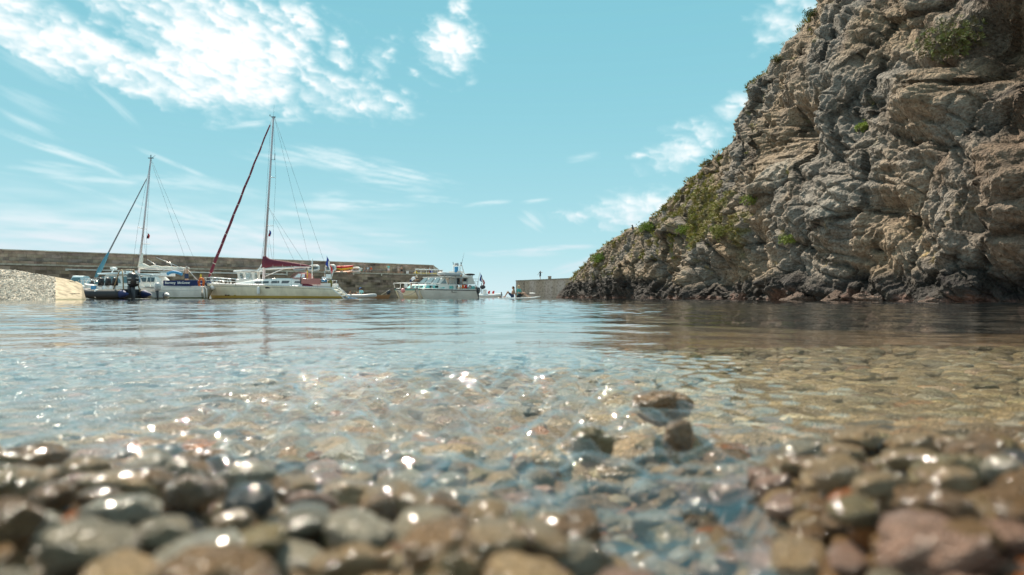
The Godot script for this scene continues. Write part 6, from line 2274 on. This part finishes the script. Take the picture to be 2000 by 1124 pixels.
func make_quay_things() -> void:
	# inflatable tenders stood on their sides on the quay, a long and a short kayak between them
	for k in [[584, 33, "long grey bottomed inflatable, leftmost of those standing on their sides on the quay", 10.5, M.tube_grey],
			[612, 31, "pale inflatable with a yellow strap, second from the left on the quay", 13, M.tube_white], [651 - 6.0, 28, "white ringed inflatable under the flag, third from the left on the quay", 14.5, M.tube_white],
			[695, 21, "small white ringed inflatable, rightmost of those standing on the quay", 11.0, M.tube_white]]:
		var p := pier_point(k[0], -1.6, 4.87)
		var s: float = -p.z / 1333.0
		var w: float = k[1] * s
		var h: float = k[3] * s
		var t := thing("stored_inflatable", k[2], "inflatable boat", p, -0.6, "inflatables stood on the quay")
		var ring := []
		for i in 21:
			var a := TAU * i / 20.0
			var u := cos(a)
			var v := sin(a)
			ring.append(Vector3(signf(u) * pow(absf(u), 0.55) * w / 2, h / 2 + 0.02 + signf(v) * pow(absf(v), 0.6) * (h / 2 - 0.18), 0))
		var st := mb(true)
		path(st, ring, 0.19, 9)
		obj("tube", st, k[4], t)
		st = mb()
		var floor_ring := []
		for i in 20:
			floor_ring.append(ring[i] - Vector3(0, 0, 0.1))
		cap(st, floor_ring)
		obj("floor", st, mat(lin(0.16, 0.22, 0.25), 0.5), t)
		if k[0] == 612:
			st = mb()
			box(st, Vector3(-0.1, h / 2, 0.2), Vector3(0.28, h * 0.95, 0.04))
			obj("strap", st, M.yellow, t)
		if k[0] == 695:
			for i in 3:
				st = mb()
				box(st, Vector3(0, h * (0.3 + 0.18 * i), -0.05), Vector3(w * 0.8, 0.04, 0.05))
				obj("floor_slat", st, M.white, t)
	for k in [[671, 522.5, 62, 0, "red and orange kayak lying uppermost on the rack", M.red, 0.05], [671, 526, 58, 1, "yellow kayak lying under the red one on the rack", M.yellow, 0.0], [671, 533.2, 56, 2, "orange kayak lying low on the quay edge below the rack", mat(lin(0.7, 0.32, 0.2), 0.5), 0.0]]:
		var p := pier_point(k[0], -1.2 if k[3] == 2 else -2.6, 0)
		var s := -p.z / 1333.0
		var t := thing("kayak", k[4], "kayak", Vector3(p.x, at(0, k[1], -p.z).y, p.z), -0.66, "kayaks on the quay")
		var st := mb(true)
		var rings := []
		var Lh: float = k[2] * s / 2
		for i in 13:
			var f := i / 12.0 * 2 - 1
			rings.append(circle(Vector3(f * Lh, 0.22 * f * f, 0), Vector3.RIGHT, 0.28 * pow(maxf(0.0, 1 - f * f), 0.55) + 0.02, 8))
		loft(st, rings)
		obj("hull", st, k[5], t)
		st = mb(true)
		ball(st, Vector3(-0.4, 0.22, 0.1), Vector3(0.5, 0.1, 0.22))
		obj("seat_well", st, M.orange if k[3] == 0 else M.dark, t)
	var pr := pier_point(671, -2.6, 4.87)
	var rack := thing("kayak_rack", "low rack of brown posts holding two kayaks on the quay", "rack", pr, -0.66)
	for x in [-1.9, 1.9]:
		var st := mb()
		box(st, Vector3(x, 0.35, 0), Vector3(0.12, 0.7, 0.5))
		obj("post", st, M.wood, rack)
	for z in [0.2, -0.2]:
		var st := mb()
		box(st, Vector3(0, 0.62, z), Vector3(4.2, 0.1, 0.1))
		obj("bearer", st, M.wood, rack)
	var st := mb()
	# railing with a white top bar at the pier head
	var a := pier_point(811, -0.4, 4.87)
	var b := pier_point(864, -0.4, 4.87)
	var g := thing("pier_railing", "white and yellow railing along the quay edge at the head of the breakwater", "railing")
	st = mb()
	tube(st, a + Vector3(0, 0.95, 0), b + Vector3(0, 0.95, 0), 0.12)
	obj("top_bar", st, M.white, g)
	st = mb()
	tube(st, a + Vector3(-0.3, 0.18, 0), b + Vector3(0, 0.18, 0), 0.11)
	obj("lower_bar", st, mat(lin(0.62, 0.5, 0.22), 0.6), g)
	for i in 6:
		st = mb()
		var c := a.lerp(b, i / 5.0)
		tube(st, c, c + Vector3(0, 0.95, 0), 0.06)
		obj("post", st, M.white, g)
	var p := pier_point(838, -5.3, 5.9)
	var lb := thing("ring_lifebuoy", "orange and white ring lifebuoy hanging on the parapet near the pier head", "lifebuoy", p, -0.6)
	for i in 4:
		for half in 2:
			st = mb(true)
			var arcp := []
			for k in 5:
				var an := TAU * (i * 2 + half + k / 4.0 * (1.0 if half == 0 else 1.0)) / 8.0
				arcp.append(Vector3(cos(an) * 0.42, sin(an) * 0.42, 0))
			path(st, arcp, 0.13, 7)
			obj("ring_segment", st, M.orange if half == 0 else (M.orange if i % 2 else M.white), lb)
	p = pier_point(842.5, -4.5, 4.87)
	var bb := thing("blue_bin", "dark blue bin standing beside the ring lifebuoy on the pier", "bin", p)
	st = mb(true)
	tube(st, Vector3(0, 0, 0), Vector3(0, 1.0, 0), 0.3, 0.34, 12)
	obj("body", st, M.blue, bb)
	st = mb(true)
	tube(st, Vector3(0, 1.0, 0), Vector3(0, 1.1, 0), 0.37, 0.3, 12)
	obj("lid", st, M.navy, bb)
	p = pier_point(795.5, -4.3, 4.87)
	var wb := thing("white_crate", "white crate standing alone against the step of the breakwater", "crate", p)
	st = mb()
	box(st, Vector3(0, 0.45, 0), Vector3(0.5, 0.55, 0.4))
	obj("body", st, M.white, wb)
	st = mb()
	box(st, Vector3(0, 0.75, 0), Vector3(0.56, 0.06, 0.46))
	box(st, Vector3(0, 0.08, 0), Vector3(0.6, 0.16, 0.5))
	obj("lid", st, M.tube_grey, wb)
	p = pier_point(812, -0.6, 4.87)
	var yb := thing("yellow_bag", "yellow dry bag at the left end of the pier railing", "bag", p)
	st = mb(true)
	ball(st, Vector3(0, 0.26, 0), Vector3(0.34, 0.28, 0.25))
	tube(st, Vector3(0, 0.45, 0), Vector3(0.05, 0.68, 0), 0.12, 0.16)
	obj("body", st, M.yellow, yb)
	for i in 5:
		p = pier_point([560, 600, 648, 690, 745][i], 0.1, 4.45)
		var rg := thing("mooring_ring", "pale mooring bracket on the breakwater face, " + ["under the end of the maroon boom", "under the yellow strapped inflatable", "under the flag", "right of the kayaks", "left of the catamaran's bow"][i], "mooring ring", p, 0.0, "brackets along the quay face")
		st = mb()
		box(st, Vector3(0, 0.1, 0.05), Vector3(0.22, 0.42, 0.2))
		obj("bracket", st, mat(lin(0.55, 0.5, 0.42), 0.8), rg)
	# a pale skip of the pier head: dark block at its foot
	p = pier_point(858, -2.0, 4.87)
	var db := thing("dark_hut", "low dark block at the very end of the breakwater", "block", p, -0.66)
	st = mb()
	box(st, Vector3(0, 0.5, 0), Vector3(0.7, 1.0, 1.2))
	obj("walls", st, mat(lin(0.12, 0.09, 0.09), 0.8), db)
	st = mb()
	box(st, Vector3(0, 1.05, 0), Vector3(0.9, 0.1, 1.4))
	obj("top", st, mat(lin(0.2, 0.15, 0.14), 0.8), db)

# ---------------------------------------------------------------- people
# one continuous body from tapered limbs: distances to capsules joined smoothly, meshed as surface nets
func net(bones: Array, cell: float, blend: float, grow := 0.0) -> ArrayMesh:
	var lo := Vector3.ONE * 1e9
	var hi := -lo
	for b in bones:
		var r: float = maxf(b[2], b[3]) + grow + 0.05
		lo = lo.min((b[0] as Vector3).min(b[1]) - Vector3.ONE * r)
		hi = hi.max((b[0] as Vector3).max(b[1]) + Vector3.ONE * r)
	var n := Vector3i(((hi - lo) / cell).ceil()) + Vector3i.ONE * 2
	var V := PackedFloat32Array()
	V.resize(n.x * n.y * n.z)
	V.fill(1.0)
	for b in bones:
		var a: Vector3 = b[0]
		var ab: Vector3 = b[1] - b[0]
		var l2 := maxf(ab.length_squared(), 1e-6)
		var ra: float = b[2] + grow
		var rb: float = b[3] + grow
		var reach := Vector3.ONE * (maxf(ra, rb) + blend + cell * 2)
		var i0 := Vector3i((((a.min(b[1])) - reach - lo) / cell).floor()).clamp(Vector3i.ZERO, n - Vector3i.ONE)
		var i1 := Vector3i((((a.max(b[1])) + reach - lo) / cell).ceil()).clamp(Vector3i.ZERO, n - Vector3i.ONE)
		for z in range(i0.z, i1.z + 1):
			for y in range(i0.y, i1.y + 1):
				for x in range(i0.x, i1.x + 1):
					var p := lo + Vector3(x, y, z) * cell
					var t := clampf((p - a).dot(ab) / l2, 0, 1)
					var d := (p - a - ab * t).length() - lerpf(ra, rb, t)
					var k := (z * n.y + y) * n.x + x
					var v := V[k]
					var h := maxf(blend - absf(v - d), 0) / blend
					V[k] = minf(v, d) - h * h * blend * 0.25
	var at_cell := {}
	var P := PackedVector3Array()
	var N := PackedVector3Array()
	var sx := 1
	var sy := n.x
	var sz := n.x * n.y
	var corner := [0, sx, sy, sx + sy, sz, sx + sz, sy + sz, sx + sy + sz]
	for z in n.z - 1:
		for y in n.y - 1:
			for x in n.x - 1:
				var k := z * sz + y * sy + x
				var inside := 0
				for c in 8:
					if V[k + corner[c]] < 0:
						inside += 1
				if inside == 0 or inside == 8:
					continue
				var s := Vector3.ZERO
				var m := 0
				for c in 8:
					for e in [1, 2, 4]:
						if c & e:
							continue
						var va := V[k + corner[c]]
						var vb := V[k + corner[c | e]]
						if (va < 0) != (vb < 0):
							var t := va / (va - vb)
							var p0 := Vector3(c & 1, (c >> 1) & 1, (c >> 2) & 1)
							var p1 := Vector3((c | e) & 1, ((c | e) >> 1) & 1, ((c | e) >> 2) & 1)
							s += p0.lerp(p1, t)
							m += 1
				at_cell[k] = P.size()
				P.append(lo + (Vector3(x, y, z) + s / m) * cell)
				N.append(Vector3(V[k + sx] - V[k], V[k + sy] - V[k], V[k + sz] - V[k]).normalized())
	var I := PackedInt32Array()
	for k in at_cell:
		for ax in [[sx, sy, sz], [sy, sz, sx], [sz, sx, sy]]:
			var va := V[k]
			var vb := V[k + ax[0]]
			if (va < 0) == (vb < 0) or not (at_cell.has(k - ax[1]) and at_cell.has(k - ax[2]) and at_cell.has(k - ax[1] - ax[2])):
				continue
			var q := [at_cell[k], at_cell[k - ax[1]], at_cell[k - ax[1] - ax[2]], at_cell[k - ax[2]]]
			if va < 0:
				q.reverse()
			for j in [0, 1, 2, 0, 2, 3]:
				I.append(q[j])
	var arrays := []
	arrays.resize(Mesh.ARRAY_MAX)
	arrays[Mesh.ARRAY_VERTEX] = P
	arrays[Mesh.ARRAY_NORMAL] = N
	arrays[Mesh.ARRAY_INDEX] = I
	var m := ArrayMesh.new()
	m.add_surface_from_arrays(Mesh.PRIMITIVE_TRIANGLES, arrays)
	return m

# joints of an adult facing +z; lengths in metres for a height of 1.72
func joints(pose: String) -> Dictionary:
	var J := {"hip": Vector3(0, 0.92, 0), "waist": Vector3(0, 1.08, 0), "chest": Vector3(0, 1.30, 0), "neck": Vector3(0, 1.47, 0), "head": Vector3(0, 1.60, 0.02)}
	for s in [1, -1]:
		var n := "l" if s > 0 else "r"
		J["sh" + n] = Vector3(s * 0.185, 1.40, 0)
		J["el" + n] = Vector3(s * 0.25, 1.12, -0.02)
		J["ha" + n] = Vector3(s * 0.24, 0.86, 0.06)
		J["hp" + n] = Vector3(s * 0.095, 0.90, 0)
		J["kn" + n] = Vector3(s * 0.11, 0.49, 0.02)
		J["an" + n] = Vector3(s * 0.11, 0.08, -0.02)
		J["to" + n] = Vector3(s * 0.13, 0.04, 0.17)
	match pose:
		"at_work":         # standing, forearms up in front
			for s in [1, -1]:
				var n := "l" if s > 0 else "r"
				J["el" + n] = Vector3(s * 0.30, 1.15, 0.02)
				J["ha" + n] = Vector3(s * 0.12, 1.22, 0.24)
		"bending":         # leaning over a rail
			J.waist = Vector3(0, 1.03, 0.08); J.chest = Vector3(0, 1.18, 0.28); J.neck = Vector3(0, 1.27, 0.44); J.head = Vector3(0, 1.33, 0.57)
			for s in [1, -1]:
				var n := "l" if s > 0 else "r"
				J["sh" + n] = Vector3(s * 0.18, 1.22, 0.38); J["el" + n] = Vector3(s * 0.24, 0.98, 0.50); J["ha" + n] = Vector3(s * 0.15, 1.02, 0.72)
				J["hp" + n] = Vector3(s * 0.095, 0.90, -0.02); J["kn" + n] = Vector3(s * 0.12, 0.48, 0.05)
		"pointing":
			J.ell = Vector3(0.45, 1.40, 0.05); J.hal = Vector3(0.70, 1.44, 0.08)
		"seated":          # on a ledge, legs hanging; the seat is at 0.45
			J = _lower(J, 0.40)
			for s in [1, -1]:
				var n := "l" if s > 0 else "r"
				J["kn" + n] = Vector3(s * 0.12, 0.50, 0.42); J["an" + n] = Vector3(s * 0.11, 0.08, 0.45); J["to" + n] = Vector3(s * 0.12, 0.03, 0.62)
				J["ha" + n] = Vector3(s * 0.14, 0.60, 0.30); J["el" + n] = Vector3(s * 0.26, 0.74, 0.02)
		"knees_up":        # on a board, knees drawn up, leaning back on the hands
			J = _lower(J, 0.80)
			J.chest += Vector3(0, -0.02, -0.08); J.neck += Vector3(0, -0.02, -0.12); J.head += Vector3(0, -0.02, -0.08)
			for s in [1, -1]:
				var n := "l" if s > 0 else "r"
				J["sh" + n] += Vector3(0, -0.02, -0.1)
				J["kn" + n] = Vector3(s * 0.14, 0.46, 0.38); J["an" + n] = Vector3(s * 0.13, 0.08, 0.62); J["to" + n] = Vector3(s * 0.14, 0.04, 0.82)
				J["el" + n] = Vector3(s * 0.28, 0.32, -0.22); J["ha" + n] = Vector3(s * 0.26, 0.06, -0.28)
		"legs_out":        # on a board, legs half stretched, hands forward on a paddle
			J = _lower(J, 0.80)
			for s in [1, -1]:
				var n := "l" if s > 0 else "r"
				J["kn" + n] = Vector3(s * 0.13, 0.36, 0.42); J["an" + n] = Vector3(s * 0.13, 0.08, 0.78); J["to" + n] = Vector3(s * 0.14, 0.10, 0.95)
				J["el" + n] = Vector3(s * 0.27, 0.36, 0.12); J["ha" + n] = Vector3(s * 0.20, 0.36, 0.36)
		"balancing":       # walking along an edge, arms out
			J.ell = Vector3(0.42, 1.36, 0.10); J.hal = Vector3(0.66, 1.40, 0.14)
			J.elr = Vector3(-0.36, 1.20, 0.04); J.har = Vector3(-0.50, 0.98, 0.10)
			J.knl = Vector3(0.10, 0.50, 0.16); J.anl = Vector3(0.10, 0.10, 0.10); J.tol = Vector3(0.11, 0.05, 0.27)
			J.anr = Vector3(-0.10, 0.10, -0.24); J.tor = Vector3(-0.11, 0.03, -0.08)
	return J

func _lower(J: Dictionary, by: float) -> Dictionary:
	for k in J:
		J[k] -= Vector3(0, by, 0)
	return J

func person(label: String, where: Vector3, yaw: float, pose: String, height: float, skin: Color, hair: Color, top, bottom, hat = null, cell := 0.028) -> void:
	var J := joints(pose)
	var bones := [[J.hip, J.waist, 0.125, 0.115], [J.waist, J.chest, 0.115, 0.135], [J.chest, J.neck, 0.125, 0.055], [J.shl, J.shr, 0.062, 0.062], [J.hpl, J.hpr, 0.095, 0.095], [J.neck, J.head, 0.052, 0.06]]
	var hd: Vector3 = (J.head - J.neck).normalized()
	var f := Vector3(0, -hd.z, hd.y).normalized() if absf(hd.y) > 0.3 else Vector3(0, -0.5, 0.8)
	bones += [[J.head - hd * 0.045 + f * 0.02, J.head + hd * 0.045, 0.070, 0.092], [J.head + f * 0.085 + hd * 0.01, J.head + f * 0.105 - hd * 0.02, 0.012, 0.016]]   # skull and nose
	var arms := []
	var legs := []
	for n in ["l", "r"]:
		var dir: Vector3 = (J["ha" + n] - J["el" + n]).normalized()
		var across := dir.cross(Vector3.UP if absf(dir.y) < 0.8 else Vector3.RIGHT).normalized()
		bones += [[J["sh" + n], J["el" + n], 0.052, 0.040], [J["el" + n], J["ha" + n], 0.040, 0.026], [J["ha" + n], J["ha" + n] + dir * 0.08, 0.030, 0.030]]
		for k in 4:
			bones.append([J["ha" + n] + dir * 0.08 + across * (k - 1.5) * 0.02, J["ha" + n] + dir * (0.155 - 0.012 * absf(k - 1.4)) + across * (k - 1.5) * 0.024, 0.010, 0.008])
		bones.append([J["ha" + n] + dir * 0.03 + across * 0.03, J["ha" + n] + dir * 0.08 + across * 0.065, 0.012, 0.010])
		bones += [[J["hp" + n], J["kn" + n], 0.088, 0.058], [J["kn" + n], J["an" + n], 0.058, 0.036], [J["an" + n], J["to" + n], 0.042, 0.030]]
		arms.append([J["sh" + n], J["sh" + n].lerp(J["el" + n], 0.55), 0.056, 0.052])
		legs.append([J["hp" + n], J["hp" + n].lerp(J["kn" + n], 0.62), 0.094, 0.080])
	var t := thing("person", label, "person", where, yaw)
	t.scale = Vector3.ONE * height / 1.72
	put("body", net(bones, cell, 0.05), mat(skin, 0.6), t)
	if top != null:
		put("shirt", net([[J.waist - Vector3(0, 0.05, 0), J.chest, 0.128, 0.142], [J.chest, J.chest.lerp(J.neck, 0.7), 0.132, 0.08], [J.shl, J.shr, 0.066, 0.066]] + arms, cell, 0.05, 0.012), mat(top, 0.85), t)
	if bottom != null:
		put("shorts", net([[J.hip, J.hip.lerp(J.waist, 0.6), 0.130, 0.122], [J.hpl, J.hpr, 0.10, 0.10]] + legs, cell, 0.05, 0.012), mat(bottom, 0.85), t)
	put("hair", net([[J.head + hd * 0.05 - f * 0.02, J.head - hd * 0.01 - f * 0.045, 0.094, 0.085]], cell * 0.8, 0.02), mat(hair, 0.8), t)
	if hat != null:
		var st := mb(true)
		var c: Vector3 = J.head + hd * 0.085
		loft(st, [circle(c, hd, 0.125, 12), circle(c + hd * 0.05, hd, 0.11, 12), circle(c + hd * 0.09, hd, 0.06, 12)])
		tube(st, c, c + f * 0.16, 0.06, 0.05, 8)
		obj("hat", st, mat(hat, 0.8), t)

func make_people() -> void:
	var tan := lin(0.42, 0.235, 0.15)
	var fair := lin(0.55, 0.34, 0.24)
	var brown := lin(0.05, 0.03, 0.02)
	var blond := lin(0.45, 0.32, 0.16)
	var grey := lin(0.4, 0.37, 0.33)
	var navy := lin(0.025, 0.045, 0.10)
	person("bare backed man in navy shorts standing on the white yacht beside its boom end", Vector3(at(363.5, 0, 66.2).x, 1.33, -66.2), PI - 0.3, "at_work", 1.78, fair, grey, null, navy)
	var cat := Vector3(at(819, 0, 76).x, 0, -76)
	var basis := Basis(Vector3.UP, deg_to_rad(45))
	person("man in a white shirt and cap bending over the catamaran's bow rail", cat + basis * Vector3(1.05, 1.10, -3.0), PI / 2, "bending", 1.78, tan, grey, lin(0.75, 0.76, 0.8), navy, lin(0.7, 0.62, 0.5))
	person("person in a grey shirt standing at the catamaran's open side", cat + basis * Vector3(6.55, 1.05, -0.5), -0.5, "standing", 1.72, tan, brown, lin(0.32, 0.32, 0.32), lin(0.25, 0.24, 0.24))
	var dg := Vector3(at(704, 0, 71).x, 0.0, -71)
	person("person in a pale turquoise shirt and blue cap sitting in the grey dinghy", dg + Vector3(0.0, 0.18, 0.1), -PI / 2 - 0.5, "knees_up", 1.75, tan, brown, lin(0.35, 0.66, 0.66), lin(0.2, 0.2, 0.22), lin(0.05, 0.18, 0.45))
	person("sunbathing person leaning back in the bow of the grey dinghy by the yacht's stern", dg + Vector3(-1.0, 0.12, 0.1), PI / 2 + 0.3, "knees_up", 1.45, tan, brown, null, lin(0.3, 0.1, 0.1))
	var bd := Vector3(at(1003, 0, 52).x, 0.10, -52)
	person("dark haired boy sitting with knees up at the left end of the paddle board", bd + Vector3(-0.08, 0.0, 0), -PI / 2, "knees_up", 1.62, tan, brown, null, navy, null, 0.022)
	person("blonde woman in a teal top sitting back to back with the boy", bd + Vector3(0.40, 0.0, 0.0), PI / 2 - 0.5, "legs_out", 1.72, fair, blond, lin(0.10, 0.40, 0.38), lin(0.02, 0.025, 0.03), null, 0.022)
	var k := at(1055.5, 0, 119)
	person("child in a dark swimsuit walking along the jetty with outstretched arms", Vector3(k.x, 3.275, -119.4), -PI / 2 + 0.9, "balancing", 1.45, tan, brown, lin(0.02, 0.04, 0.06), lin(0.02, 0.03, 0.05))
	# on the breakwater
	var s := [[705.5, "blond child in white and turquoise sitting leftmost on the breakwater step", 1.5, blond, lin(0.75, 0.75, 0.7), lin(0.2, 0.6, 0.5)], [711.5, "bare chested person sitting second from the left on the breakwater step", 1.6, brown, null, lin(0.3, 0.3, 0.35)],
		[718.0, "dark haired person in a white shirt sitting third from the left on the breakwater step", 1.7, brown, lin(0.65, 0.66, 0.7), lin(0.35, 0.33, 0.3)], [724.5, "person in a bright orange top sitting rightmost on the breakwater step", 1.7, blond, lin(0.75, 0.13, 0.04), lin(0.3, 0.22, 0.18)]]
	for e in s:
		var p := pier_point(e[0], -4.75, 5.0)
		person(e[1], p, -0.5, "seated", e[2], fair, e[3], e[4], e[5], null, 0.035)
	var p1 := pier_point(758.5, -1.5, 4.87)
	person("person in a turquoise top standing on the quay and pointing to the left", p1, PI + 0.2, "pointing", 1.72, fair, blond, lin(0.2, 0.55, 0.5), lin(0.6, 0.55, 0.6), null, 0.035)
	var p2 := pier_point(778, -3.2, 4.87)
	person("person in pale patterned clothes standing on the quay, left one of a pair", p2, 0.4, "standing", 1.72, fair, brown, lin(0.45, 0.36, 0.33), lin(0.5, 0.42, 0.38), null, 0.035)
	var p3 := pier_point(784.5, -2.6, 4.87)
	person("person in black shorts with arms folded on the quay, right one of a pair", p3, -0.8, "at_work", 1.62, tan, brown, null, lin(0.02, 0.02, 0.025), null, 0.035)
	var p4 := at(978.5, 0, 118)
	person("distant dark clad paddler sitting on a board in the harbour mouth", Vector3(p4.x, 0.10, -118.0), -PI / 2, "knees_up", 1.7, tan, brown, navy, navy, null, 0.045)

# ---------------------------------------------------------------- the scene
func _ready() -> void:
	var cam := Camera3D.new()
	cam.name = "camera"
	cam.position = Vector3(0, EYE, 0)
	cam.rotation_degrees.x = 0.795
	cam.fov = 45.73
	cam.near = 0.05
	cam.far = 9000
	var lens := CameraAttributesPhysical.new()
	lens.frustum_focal_length = 28.46
	lens.frustum_near = 0.05
	lens.frustum_far = 9000
	lens.frustum_focus_distance = 8.0
	lens.exposure_aperture = 5.2
	cam.attributes = lens
	cam.fov = 45.73
	add_child(cam)

	var env := Environment.new()
	env.background_mode = Environment.BG_SKY
	env.sky = Sky.new()
	env.sky.sky_material = make_sky()
	env.tonemap_mode = Environment.TONE_MAPPER_LINEAR
	env.tonemap_exposure = 1.70
	env.sdfgi_enabled = true
	env.ssao_enabled = true
	env.ssil_enabled = true
	env.fog_enabled = false
	var we := WorldEnvironment.new()
	we.name = "environment"
	we.environment = env
	add_child(we)

	var sun := DirectionalLight3D.new()
	sun.name = "sun"
	sun.light_color = Color(1.0, 0.95, 0.87)
	sun.light_energy = 1.6
	sun.light_angular_distance = 0.6
	sun.shadow_enabled = true
	sun.rotation_degrees = Vector3(-48, 180 + 26, 0)   # from ahead, a little to the left, 48 degrees up
	add_child(sun)

	make_materials()
	make_sea()
	make_bed()
	make_cliff()
	make_foot_rocks()
	make_pier()
	make_jetty()
	make_slipway()
	boat_materials()
	make_yacht()
	make_white_yacht()
	make_cruiser()
	make_left_boats()
	make_fishing_boat()
	make_catamaran()
	make_small_craft()
	make_quay_things()
	make_people()
	make_pebbles()
